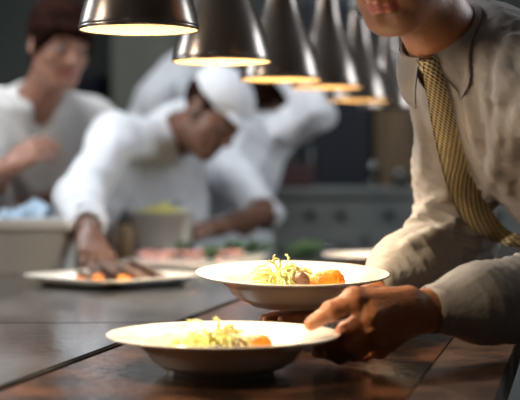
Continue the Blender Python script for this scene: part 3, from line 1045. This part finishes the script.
# collar: a stand round the neck and a fall folded down over it, with two points in front
fr_ax = unit(-TR[:, 1] - NAX * (-TR[:, 1] @ NAX)); lf_ax = unit(np.cross(NAX, fr_ax))
if lf_ax @ TR[:, 0] < 0: lf_ax = -lf_ax
def sdist(p): return float(sh(np.array(p)[None])[0])
def lift_off(p, d=.004):
    p = np.array(p, float)
    for _ in range(6):
        v = sdist(p)
        if v >= d: break
        g = np.array([sdist(p + np.eye(3)[i] * .002) - sdist(p - np.eye(3)[i] * .002) for i in range(3)]) / .004
        p = p + g / max(np.linalg.norm(g), .3) * (d - v) * .8
    return p
def ringp(th, r, h_): return NCEN + NAX * h_ + (fr_ax * math.cos(th) + lf_ax * math.sin(th)) * r
THC = .55
rows = []
for i in range(49):
    th = .10 + (2 * math.pi - .20) * i / 48
    up_ = .030 + .010 * (1 - math.cos(th)) / 2
    rows.append([ringp(THC + th, .0605 + .001 * (1 - j / 4), .004 + (up_ - .004) * j / 4) for j in range(5)])
world_link('collar_stand', grid_me(rows, None, .002), 'shirt', man)
for sg in (1, -1):
    rows = []
    for i in range(31):
        u_ = i / 30; th_ = .15 + (math.pi - .15) * u_; th = THC + sg * th_
        top = ringp(th, .0625, .031 + .010 * (1 - math.cos(th_)) / 2)
        w_ = max(0, 1 - u_ / .42)
        drop = .042 + .026 * w_ ** 1.3
        side = .028 * w_ ** 1.2
        out = .0125 + .012 * w_
        bot = top - NAX * drop + (fr_ax * math.cos(th) + lf_ax * math.sin(th)) * out + (lf_ax * math.cos(THC) - fr_ax * math.sin(THC)) * sg * side
        row = []
        for j in range(8):
            v = j / 7
            p_ = top * (1 - v) + bot * v + (fr_ax * math.cos(th) + lf_ax * math.sin(th)) * .006 * math.sin(v * math.pi)
            if v > .1: p_ = lift_off(p_, .0045)
            row.append(p_)
        rows.append(row)
    world_link('collar_leaf', grid_me(smooth_rows(np.array(rows), 3), None, .0026), 'shirt', man)
# the knot sits between the points
outk = fr_ax * math.cos(THC) + lf_ax * math.sin(THC); tank = lf_ax * math.cos(THC) - fr_ax * math.sin(THC)
rows = []
for i in range(11):
    v = i / 10; w_ = .0085 + .0060 * (1 - v); hgt = .030 - .040 * v
    row = []
    for j in range(11):
        a_ = (j / 10 - .5) * 2
        p_ = NCEN + NAX * hgt + outk * (.0620 + .004 * v) + tank * w_ * a_
        p_ = p_ + outk * (.013 * math.sqrt(max(0, 1 - a_ * a_ * .96)) * (.45 + .55 * math.sin(min(1, v * 1.2 + .1) * math.pi)))
        row.append(p_)
    rows.append(row)
ko = world_link('knot', grid_me(rows, [[(j / 10 * .022, i / 10 * .028) for j in range(11)] for i in range(11)], .004), 'tie', man)
ko.parent = tie
kb = NCEN + NAX * -.010 + outk * .07
print('KNOT px', 260 + kb[0] / kb[1] * F, HZ + (CAMZ - kb[2]) / kb[1] * F)
# cuffs
def cuff(c, ax_, r, L_, label=None):
    bm = bmesh.new()
    q = Vector(-ax_).to_track_quat('Z', 'Y').to_matrix().to_4x4(); q.translation = Vector(c)
    prof = [(r, 0), (r + .002, .001), (r + .0035, L_ * .5), (r + .006, L_), (r + .0035, L_), (r - .0005, L_ * .5), (r - .001, .001), (r, 0)]
    add_lathe(bm, prof, 56); bmesh.ops.recalc_face_normals(bm, faces=bm.faces)
    me = from_bm('cuff', bm)
    for v in me.vertices:
        a = math.atan2(v.co.y, v.co.x); v.co.x *= 1 + .03 * math.sin(3 * a); v.co.y *= 1 + .03 * math.cos(2 * a + v.co.z * 60)
    me.transform(q)
    return world_link('cuff', me, 'shirt', man)
cuff(WL - fore * .002, fore, .0285, .062); cuff(WR - foreR * .012, foreR, .031, .06)
# buttons down the placket
for q in ((485, 197),):
    h_ = hit(*q)
    if h_ is not None:
        e_ = .003; g = np.array([sh((h_ + np.eye(3)[i] * e_)[None])[0] - sh((h_ - np.eye(3)[i] * e_)[None])[0] for i in range(3)])
        bm = bmesh.new(); add_lathe(bm, [(0, .0012), (.0032, .0012), (.0046, .0020), (.0055, .0014), (.0055, 0), (0, 0)], 24)
        bmesh.ops.recalc_face_normals(bm, faces=bm.faces)
        me = from_bm('button', bm); me.transform(Vector(g).to_track_quat('Z', 'Y').to_matrix().to_4x4()); me.transform(Matrix.Translation(Vector(h_)))
        world_link('button', me, 'button', man)
s = Sdf()
for sg, ft in zip((1, -1), feet):
    hp = PV + TR @ np.array([sg * .085, 0, -.03]); kn_ = (hp + ft) / 2 + np.array([-.03, 0, .0])
    s.chain([hp, kn_, ft + np.array([.03, 0, .05])], [.095, .075, .062], .03)
s.ell(PV + TR @ np.array([0, 0, -.01]), (.158, .115, .10), TR, .05)
s.disp = folds(6, .006, 30)
world_link('trousers', mesh_sdf(s, .007, 'trousers'), 'trouser', man)
for ft in feet:
    s = Sdf(); s.cone(ft + np.array([.05, 0, -.02]), ft + np.array([-.15, -.02, -.035]), .045, .034, .02); s.plane((0, 0, .002), (0, 0, -1))
    world_link('shoe', mesh_sdf(s, .005, 'shoe'), 'shoe', man)


# ------------------------------------------------------------------ the chefs behind
def chef(label, head, neck, chest, pelvis, shR, shL, armR, armL, skin, lip, jacket='jacket', hair=None, cap=False,
         feet=None, seed=1, hscale=1.0, vneck=False, apron=None, group=None):
    O, f, up = head; R = frame(f, 0, up)
    t = thing('person', label, 'person', (pelvis[0], pelvis[1], 0))
    lf = unit(np.array(shL) - shR); upv = unit(np.array(neck) - pelvis); bk = unit(np.cross(upv, lf))
    if bk @ unit((f[0], f[1], 0)) > 0: bk = -bk
    TRm = np.stack([lf, bk, upv], 1)
    pelvis = np.array(pelvis); chest = np.array(chest); neck = np.array(neck)
    s = Sdf(); head_prims(s, O, R, hscale, neck)
    s.ell(chest, (.13, .085, .16), TRm, .03); s.cone(chest, pelvis, .10, .11, .04)
    s.cone(neck, chest, .05, .09, .04)
    for sh_, arm in ((shR, armR), (shL, armL)):
        el, wr, hd, pl, th, curl, roll = arm
        s.cone(neck * .4 + np.array(sh_) * .6, sh_, .045, .045, .04)
        s.chain([sh_, el, wr], [.045, .040, .028], .02)
        hand_prims(s, np.array(wr) + unit(np.array(wr) - el) * .01, hd, pl, th, 1.0 * hscale, curl)
    feet = feet or [np.array([pelvis[0] + sg * lf[0] * .12, pelvis[1] + sg * lf[1] * .12 + .02, .07]) for sg in (1, -1)]
    legs = []
    for sg, ft in zip((1, -1), feet):
        hp = pelvis + TRm @ np.array([sg * .09, 0, -.04]); k_ = (hp + ft) / 2 - bk * .03
        legs.append((hp, k_, ft)); s.chain([hp, k_, ft + np.array([0, 0, .03])], [.075, .05, .038], .03)
        s.cone(ft + np.array([0, 0, -.02]), ft - bk * .12 + np.array([0, 0, -.03]), .035, .028, .02)
    world_link('body', mesh_sdf(s, .005, 'body', tone=head_tone(O, R, hscale, skin, lip)), 'skin', t)
    add_eyes(t, O, R, hscale)
    s = Sdf()
    s.ell(chest, (.185, .125, .19), TRm); s.ell((chest + pelvis) / 2, (.165, .125, .19), TRm, .08); s.ell(pelvis, (.175, .13, .16), TRm, .06)
    s.cone(neck, chest, .068, .11, .05)
    s.cone(neck, shR, .062, .068, .05); s.cone(neck, shL, .062, .068, .05)
    for sh_, arm in ((shR, armR), (shL, armL)):
        el, wr = np.array(arm[0]), np.array(arm[1]); roll = arm[6]
        s.cone(sh_, el, .070, .062, .05)
        if roll is not None: s.cone(el, el + (wr - el) * roll, .062, .047, .03)
        if roll is not None: s.cone(el + (wr - el) * (roll - .1), wr, .036, .034, .004, True)
        else: s.cone(el + unit(el - sh_) * .0, wr, .046, .040, .006, True)
    s.cone(neck + TRm @ np.array([0, -.0, -.01]), np.array(O), .060, .064, .012, True)
    if vneck: s.cone(neck + TRm @ np.array([0, -.055, .02]), neck + TRm @ np.array([0, -.13, -.14]), 0.038, .012, .01, True)
    s.disp = folds(seed, .014, 20)
    world_link('jacket', mesh_sdf(s, .006, 'jacket'), jacket, t)
    s = Sdf()
    for hp, k_, ft in legs: s.chain([hp, k_, ft + np.array([0, 0, .06])], [.10, .08, .068], .03)
    s.cone(legs[0][0], legs[1][0], .10, .10, .03); s.disp = folds(seed + 5, .006, 25)
    world_link('trousers', mesh_sdf(s, .010, 'trousers'), 'trouser', t)
    for hp, k_, ft in legs:
        s = Sdf(); s.cone(ft + bk * .04 + np.array([0, 0, -.02]), ft - bk * .16 + np.array([0, 0, -.03]), .045, .036, .02); s.plane((0, 0, .002), (0, 0, -1))
        world_link('shoe', mesh_sdf(s, .007, 'shoe'), 'shoe', t)
    def H(x, y, z): return np.array(O) + R @ (np.array([x, y, z]) * hscale)
    if hair:
        s = Sdf(); s.ell(H(0, .026, .046), np.array([.090, .104, .092]) * hscale, R)
        s.cone(H(0, .07, -.05), H(0, .05, 0), .05, .07, .03)
        for x in (-1, 1): s.cone(H(x * .078, .0, .03), H(x * .080, -.022, -.018), .022, .012, .02)
        s.ell(H(0, -.080, -.045), np.array([.070, .075, .082]) * hscale, R, .012, True)
        for x in (-1, 1): s.ell(H(x * .088, .010, -.02), np.array([.02, .022, .034]) * hscale, R, .01, True)
        s.cone(H(-.060, -.060, .050), H(.010, -.086, .056), .020, .018, .02)
        s.cone(H(.010, -.086, .056), H(.062, -.062, .026), .018, .012, .02)
        s.cone(H(-.060, -.060, .050), H(-.074, -.040, .005), .018, .010, .02)
        fd = folds(seed + 2, .004, 130); s.disp = fd
        world_link('hair', mesh_sdf(s, .0035, 'hair'), hair, t)
    if cap:
        s = Sdf(); s.ell(H(0, .014, .062), np.array([.089, .108, .078]) * hscale, R)
        s.plane(H(0, 0, .030), -R[:, 2] - R[:, 1] * -.10, .006)
        s.ell(H(0, -.090, .040), np.array([.060, .052, .010]) * hscale, R, .012)
        s.disp = folds(seed + 3, .003, 60)
        world_link('cap', mesh_sdf(s, .004, 'cap'), 'jacket', t)
        s = Sdf(); s.ell(H(0, .024, .026), np.array([.082, .098, .080]) * hscale, R)
        s.ell(H(0, -.078, -.045), np.array([.08, .085, .086]) * hscale, R, .012, True)
        s.plane(H(0, 0, .045), R[:, 2], .004); s.plane(H(0, 0, -.055), -R[:, 2], .01)
        for x in (-1, 1): s.ell(H(x * .085, .006, -.03), np.array([.02, .024, .04]) * hscale, R, .01, True)
        world_link('hair', mesh_sdf(s, .004, 'hair'), 'hair_dark', t)
    return t


CUR = (.25, .35, .3)
chef('woman with short dark hair in off-white jacket, one hand raised at her chest', (P(60, 44, 4.12), (.50, -.80, -.28), (.10, 0, 1)),
     P(38, 103, 4.25), P(36, 150, 4.34), P(18, 330, 4.50), P(-12, 112, 4.28), P(92, 122, 4.42),
     (P(-16, 212, 4.10), P(4, 172, 3.86), (.75, 0, .55), (.3, .8, -.4), (-.3, -.3, 1), (.5, .7, .5), .80),
     (P(98, 206, 4.34), P(66, 226, 4.14), (-.8, -.5, -.1), (0, 0, -1), (0, -1, 0), CUR, .85),
     (.33, .155, .10), (.28, .07, .06), jacket='jacket_w', hair='hair_dark', seed=3, vneck=True, hscale=1.0)

chef('chef in white cap bowing his head, reaching a hand to the square platter', (P(213, 113, 4.16), (.56, -.48, -.62), (.62, -.12, .75)),
     P(172, 138, 4.26), P(148, 172, 4.34), P(150, 320, 4.66), P(116, 138, 4.10), P(182, 152, 4.46),
     (P(80, 196, 3.74), P(88, 233, 3.36), (.26, -.80, -.46), (0, -.2, -1), (1, 0, 0), (.25, .55, .45), .82),
     (P(188, 214, 4.36), P(166, 228, 4.16), (-.9, -.4, 0), (0, 0, -1), (0, -1, 0), CUR, .85),
     (.17, .08, .05), (.16, .06, .05), cap=True, seed=8)

chef('chef with rolled sleeves leaning low, one elbow raised beside the heat lamps', (P(264, 96, 4.86), (-.35, -.62, -.70), (-.1, -.35, .9)),
     P(250, 126, 4.84), P(236, 165, 4.76), P(226, 330, 4.98), P(206, 150, 4.66), P(268, 140, 4.84),
     (P(266, 212, 4.50), P(214, 228, 4.24), (-.95, -.2, -.05), (0, 0, -1), (0, -1, 0), CUR, None),
     (P(316, 112, 4.62), P(290, 76, 4.74), (-.6, .1, .6), (-.4, .2, -.6), (.2, -1, 0), CUR, .9),
     (.17, .08, .05), (.16, .06, .05), hair='hair_dark', seed=14)

chef('chef in white bent double at the back, only the rounded back showing', (P(224, 132, 5.30), (.70, -.30, -.72), (.7, -.2, .6)),
     P(198, 112, 5.34), P(166, 108, 5.40), P(140, 250, 5.78), P(158, 96, 5.22), P(172, 98, 5.60),
     (P(182, 170, 5.24), P(206, 214, 5.16), (.6, -.3, -.7), (0, -.2, -1), (1, 0, 0), CUR, .85),
     (P(200, 170, 5.56), P(222, 214, 5.40), (.6, -.3, -.7), (0, -.2, -1), (1, 0, 0), CUR, .85),
     (.30, .16, .10), (.25, .09, .07), hair='hair_dark', seed=19)

# ------------------------------------------------------------------ things on the steel worktops
def plat_pt(px_, py_, z): 
    d = (CAMZ - z) * F / (py_ - HZ); return np.array([(px_ - 260) / F * d, d, z])


ORD = ['leftmost', 'second', 'third', 'fourth', 'fifth', 'sixth', 'seventh', 'eighth', 'ninth', 'tenth', 'eleventh', 'twelfth']
def nth(i): return ORD[i] + ('' if i == 0 else ' from the left')
# square platter
pc = Vector((-.315, 3.04, CT + .0005))
t = thing('square_platter', 'square white platter of dark sliced meat under the chef\'s hand', 'platter', pc, math.radians(48))
bm = bmesh.new(); hs = .150
prof = [(0, .007), (.72, .007), (.80, .010), (.97, .021), (1.0, .0215), (1.0, .0185), (.84, .006), (.78, 0.0), (0, 0)]
def sq_ring(s_, z, n=10, p=7):
    out = []
    for i in range(4 * n):
        a = 2 * math.pi * (i + .5) / (4 * n); c, s2 = math.cos(a), math.sin(a)
        r = (abs(c) ** p + abs(s2) ** p) ** (-1 / p)
        out.append(bm.verts.new((hs * s_ * r * c, hs * s_ * r * s2, z)))
    return out
rings = [sq_ring(max(a, .001), z) for a, z in prof]
for a, b_ in zip(rings[:-1], rings[1:]):
    for i in range(len(a)): bm.faces.new((a[i], a[(i + 1) % len(a)], b_[(i + 1) % len(a)], b_[i]))
bmesh.ops.remove_doubles(bm, verts=bm.verts, dist=.0008); bmesh.ops.recalc_face_normals(bm, faces=bm.faces)
link('dish', from_bm('dish', bm), 'china', t)
r = random.Random(4)
sl = Sdf(); sl.ell((0, 0, .0), (.042, .028, .0065)); sl.disp = folds(2, .003, 110)
slm = mesh_sdf(sl, .0028, 'slice')
c0 = Vector((-.295, 3.05, CT + .016))
for i in range(9):
    o = link('meat_slice', slm, 'meat')
    a = i / 10
    o.location = (c0.x - .060 + .015 * i + r.uniform(-.004, .004), c0.y - .02 + .034 * (i % 3) + r.uniform(-.01, .01), c0.z + .002 + .0045 * (i % 4))
    o.rotation_euler = (r.uniform(-.3, .3), r.uniform(.15, .55), r.uniform(-.6, .6))
    tag(o, 'dark seared meat slice fanned on the square platter, %s' % nth(i), 'meat slice', 'meat slices on the square platter')
om = orange_piece('veg', .045, .03, .02, 9)
for i, (dx, dy) in enumerate(((-.080, -.055), (-.048, -.082), (.012, -.105))):
    o = link('roasted_vegetable', om, 'orange_veg'); o.scale = (.8, .8, .8); o.location = (c0.x + dx, c0.y + dy + .02, CT + .0082); o.rotation_euler = (0, 0, i * 1.3)
    tag(o, 'small orange vegetable before the meat on the square platter, %s' % nth(i), 'vegetable', 'orange vegetables on the square platter')
o = link('brown_sauce', prism_me([(c0.x + .095 * math.cos(a) * (1 + .1 * math.sin(3 * a)), c0.y - .01 + .085 * math.sin(a)) for a in [i * math.pi / 16 for i in range(32)]], CT + .0078, CT + .0100, .0008), 'sauce')
tag(o, 'brown glaze pooled under the meat on the square platter', 'sauce', kind='stuff')

# long white board with ham and herbs
t = link('serving_board', prism_me([(-.37, 3.55), (-.10, 3.40), (.02, 3.86), (-.25, 4.00)], CT + .0005, CT + .017, .004), 'china', None, False)
tag(t, 'pale rectangular board of pink ham and herbs behind the square platter', 'board')
r = random.Random(9)
hm = Sdf(); hm.ell((0, 0, .006), (.030, .018, .007)); hm.disp = folds(12, .004, 120); hmm = mesh_sdf(hm, .0028, 'ham')
for i in range(12):
    o = link('ham_slice', hmm, 'ham'); o.location = (-.30 + .021 * i + r.uniform(-.006, .006), 3.70 + .03 * math.sin(i * 2.1) + .006 * i, CT + .0175 + .004 * (i % 2))
    o.rotation_euler = (r.uniform(-.2, .2), r.uniform(-.3, .3), r.uniform(0, 3))
    tag(o, 'folded pink ham slice in the row on the pale board, %s' % nth(i), 'ham slice', 'ham slices on the pale board')


def herb_me(seed, n=22, R=.03, H=.035):
    r = random.Random(seed); bm = bmesh.new()
    for i in range(n):
        a = r.uniform(0, 6.28); q = R * math.sqrt(r.random()); c = Vector((q * math.cos(a), q * math.sin(a), r.uniform(.3, 1) * H))
        add_tube(bm, [(c.x * .4, c.y * .4, 0), c * .6, c], .0012, 5)
        m_ = bmesh.ops.create_icosphere(bm, subdivisions=1, radius=1)
        Mx = Matrix.Translation(c) @ Matrix.Rotation(r.uniform(0, 6), 4, 'Z') @ Matrix.Rotation(r.uniform(-1, 1), 4, 'X') @ Matrix.Diagonal((.012, .007, .0016, 1))
        bmesh.ops.transform(bm, matrix=Mx, verts=m_['verts'])
    return from_bm('herb', bm)


hmesh = herb_me(3)
for (x, y), lab in (((-.125, 3.60), 'green herb sprig on the pale board beside the ham'), ((-.065, 3.78), 'green herb sprig at the right end of the pale board'), ((-.205, 3.84), 'green herb sprig at the back of the pale board')):
    o = link('herb_sprig', hmesh, 'herb'); o.location = (x, y, CT + .0175); o.rotation_euler = (0, 0, x * 40); tag(o, lab, 'herbs', 'herb sprigs')
hb = herb_me(8, 70, .085, .045)
for (x, y), lab in (((-.03, 4.03), 'heap of green herbs on the worktop under the chef\'s forearm'), ((.125, 3.99), 'heap of green herbs on the worktop nearest the held-up bowl')):
    o = link('herb_heap', hb, 'herb'); o.location = (x, y, CT + .0005); o.scale = (.9, .6, 1); o.rotation_euler = (0, 0, x * 9); tag(o, lab, 'herbs')


def pan(name, label, cat, loc, lx, ly, h, m_, rim_m=None, rim=.012, wall=.003, rz=0.0, taper=.92):
    t = thing(name, label, cat, loc, rz)
    bm = bmesh.new()
    def ring(sx_, sy_, z, n=6):
        out = []; rad = .025
        for cx, cy, a0 in ((sx_ - rad, sy_ - rad, 0), (-sx_ + rad, sy_ - rad, 90), (-sx_ + rad, -sy_ + rad, 180), (sx_ - rad, -sy_ + rad, 270)):
            for i in range(n + 1):
                a = math.radians(a0 + 90 * i / n); out.append(bm.verts.new((cx + rad * math.cos(a), cy + rad * math.sin(a), z)))
        return out
    X, Y = lx / 2, ly / 2
    R_ = [ring(X * taper, Y * taper, 0), ring(X, Y, h), ring(X - wall, Y - wall, h), ring(X * taper - wall, Y * taper - wall, wall)]
    for a, b_ in zip(R_[:-1], R_[1:]):
        for i in range(len(a)): bm.faces.new((a[i], a[(i + 1) % len(a)], b_[(i + 1) % len(a)], b_[i]))
    bm.faces.new(R_[0][::-1]); bm.faces.new(R_[3]); bmesh.ops.recalc_face_normals(bm, faces=bm.faces)
    link('tub_wall' if 'tub' in name else 'pan_wall', from_bm('w', bm), m_, t, False)
    bm = bmesh.new()
    R_ = [ring(X, Y, h), ring(X + rim, Y + rim, h), ring(X + rim, Y + rim, h + .018), ring(X - wall, Y - wall, h + .018), ring(X - wall, Y - wall, h)]
    for a, b_ in zip(R_, R_[1:] + [R_[0]]):
        for i in range(len(a)): bm.faces.new((a[i], a[(i + 1) % len(a)], b_[(i + 1) % len(a)], b_[i]))
    bmesh.ops.remove_doubles(bm, verts=bm.verts, dist=1e-5); bmesh.ops.recalc_face_normals(bm, faces=bm.faces)
    link('rim', from_bm('r', bm), rim_m or m_, t, False)
    return t


z0 = CT + .0005
pan('steel_pan', 'deep steel pan heaped with yellow vegetable strips', 'pan', (-.278, 4.0, z0), .175, .15, .110, 'pan_steel', 'pan_steel', .008)
o = link('yellow_strips', shreds(77, 420, .085, .065, .05), 'yellow'); o.location = (-.278, 4.0, z0 + .106)
o.scale = (1, 1, 1); tag(o, 'yellow vegetable strips heaped in the deep steel pan', 'vegetable strips', kind='stuff')
o = link('heap_base', lathe_me([(0, .003), (.070, .003), (.068, .06), (.060, .082), (.03, .098), (0, .1)], 32), 'yellow'); o.location = (-.278, 4.0, z0 + .004)
o.scale = (1.08, .85, 1.2); tag(o, 'packed yellow vegetable filling low in the deep steel pan', 'vegetable strips', kind='stuff')
pan('storage_tub', 'grey plastic storage tub with pale rim, right one of the pair at left', 'tub', (-.555, 3.47, z0), .20, .26, .105, 'tub', 'tub_rim', .012, rz=.05, taper=.95)
pan('storage_tub', 'grey plastic storage tub cut off by the left edge of the photo', 'tub', (-.785, 3.50, z0), .20, .26, .108, 'tub', 'tub_rim', .012, rz=-.03, taper=.95)
s = Sdf(); s.cone((-.06, 0, .035), (.06, .01, .045), .032, .038, .02); s.ell((.0, .02, .03), (.09, .06, .03), None, .03); s.plane((0, 0, .001), (0, 0, -1)); s.disp = folds(31, .012, 45)
o = link('folded_cloth', mesh_sdf(s, .004, 'cloth'), 'blue_cloth'); o.location = (-.640, 3.80, z0); o.scale = (.9, .8, 2.0)
tag(o, 'crumpled light blue cloth behind the storage tubs', 'cloth')
t = thing('squeeze_bottle', 'brown squeeze bottle with dark tapered cap beside the steel pan', 'bottle', (-.372, 3.90, z0))
link('bottle_body', lathe_me([(0, 0), (.024, 0), (.026, .004), (.026, .085), (.020, .098), (0, .099)], 32), 'ochre', t)
link('nozzle', lathe_me([(0, .0985), (.021, .0985), (.021, .108), (.012, .114), (.004, .140), (0, .140)], 32), 'dark', t)

# ------------------------------------------------------------------ back of the kitchen
t = thing('steel_range', 'long low stainless range behind the chefs, dull grey front', 'range', (.7, 5.95, 0))
world_link('range_body', box_me((-.05, 5.62, .0), (1.75, 6.28, 1.04), .01), 'steel_dark', t, False)
world_link('range_top', box_me((-.07, 5.60, 1.041), (1.77, 6.30, 1.075), .006), 'steel_dark', t, False)
for i in range(4):
    x = .0 + i * .43
    d = world_link('oven_door', box_me((x, 5.595, .28), (x + .40, 5.619, .90), .006), 'steel_dark', t, False)
    h_ = tube_me([(x + .05, 5.594, .84), (x + .05, 5.56, .84), (x + .35, 5.56, .84), (x + .35, 5.594, .84)], .008, 10)
    h_.transform(Matrix.Translation((-t.location.x, -t.location.y, 0))); hh = link('handle', h_, 'steel', d)
    for j in range(3):
        k_ = lathe_me([(0, 0), (.018, 0), (.016, .02), (0, .021)], 20)
        k_.transform(Matrix.Rotation(math.radians(90), 4, 'X')); k_.transform(Matrix.Translation((x + .08 + .12 * j, 5.619, .97)))
        world_link('knob', k_, 'dark', t)
t = thing('back_worktop', 'dark steel back worktop against the far wall at left', 'worktop', (-1.2, 6.9, 0))
world_link('worktop_sheet', box_me((-2.35, 6.62, .86), (-.12, 7.55, .90), .004), 'steel_dark', t, False)
world_link('cabinet_base', box_me((-2.33, 6.66, 0), (-.14, 7.53, .859), .004), 'steel_dark', t, False)
t = thing('tall_cabinet', 'tall navy cabinet standing behind the steel range', 'cabinet', (.40, 6.9, 0))
world_link('cabinet_body', box_me((.20, 6.56, .0), (.515, 7.2, 1.95), .01), 'navy', t, False)
d = world_link('door', box_me((.21, 6.535, .1), (.505, 6.558, 1.93), .006), 'navy', t, False)
h_ = tube_me([(.235, 6.534, 1.0), (.235, 6.50, 1.0), (.235, 6.50, 1.25), (.235, 6.534, 1.25)], .007, 8); h_.transform(Matrix.Translation((-t.location.x, -t.location.y, 0))); link('handle', h_, 'steel_dark', d)
t = thing('wooden_cupboard', 'tall brown wooden cupboard right of the navy cabinet', 'cupboard', (.62, 6.9, 0))
world_link('cupboard_body', box_me((.525, 6.60, .0), (.72, 7.2, 1.75), .008), 'ochre', t, False)
world_link('door', box_me((.535, 6.578, .1), (.71, 6.598, 1.72), .004), 'ochre', t, False)
t = thing('plastic_crate', 'dark maroon crate on the steel range beside the chef', 'crate', (.10, 5.9, 1.076))
link('crate_body', box_me((-.12, -.16, 0), (.12, .16, .085), .01), 'maroon', t, False); link('crate_lid', box_me((-.125, -.165, .086), (.125, .165, .098), .004), 'maroon', t, False)
for (x, y, hh, rr), lab in (((.455, 5.70, .085, .026), 'clear glass jar at the front of the range, left one'), ((.56, 5.66, .055, .030), 'clear glass jar at the front of the range, squat right one')):
    t = thing('glass_jar', lab, 'jar', (x, y, 1.0755))
    link('jar_wall', lathe_me([(0, 0), (rr, 0), (rr, hh), (rr - .003, hh), (rr - .003, .004), (0, .004)], 32), 'glass', t)
    link('lid', lathe_me([(0, hh + .0005), (rr + .001, hh + .0005), (rr + .001, hh + .012), (0, hh + .018)], 32), 'steel', t)
t = thing('hanging_cloth', 'pale blue-grey cloth hanging from the cupboard side', 'cloth', (.78, 6.85, 1.05)); bpy.data.objects.remove(t)
rows = [[(.735 + .012 * math.sin(j * 1.1 + i * .2), 6.62 + j * .035, 1.52 - i * .032) for j in range(9)] for i in range(12)]
# wall shelf with pot, olive cabinet
t = thing('wall_shelf', 'steel shelf on the far wall at upper left', 'shelf', (-1.15, 7.42, 1.36))
world_link('shelf_board', box_me((-1.75, 7.22, 1.365), (-.75, 7.595, 1.39), .003), 'steel_dark', t, False)
for x in (-1.7, -.82): world_link('bracket', box_me((x, 7.30, 1.20), (x + .02, 7.595, 1.364), .003), 'steel_dark', t, False)
t = thing('stock_pot', 'dark blue stock pot on the far wall shelf', 'pot', (-.93, 7.40, 1.3905))
link('pot_wall', lathe_me([(0, 0), (.135, 0), (.15, .012), (.152, .24), (.156, .246), (.148, .246), (.146, .012), (0, .008)], 48), 'navy', t)
for sg in (-1, 1): link('handle', tube_me([(sg * .152, -.04, .19), (sg * .185, -.035, .19), (sg * .185, .035, .19), (sg * .152, .04, .19)], .006, 8), 'steel_dark', t)
t = thing('wall_cabinet', 'olive grey wall cabinet above the bent chef', 'cabinet', (-.45, 7.4, 1.42))
world_link('cabinet_body', box_me((-.76, 7.22, 1.42), (-.12, 7.595, 2.25), .006), 'olive', t, False)
for x in (-.75, -.43):
    d = world_link('door', box_me((x, 7.198, 1.43), (x + .305, 7.218, 2.24), .004), 'olive', t, False)
t = thing('dark_refrigerator', 'tall dark grey refrigerator at the far left wall', 'refrigerator', (-1.95, 6.9, 0)); bpy.data.objects.remove(t)
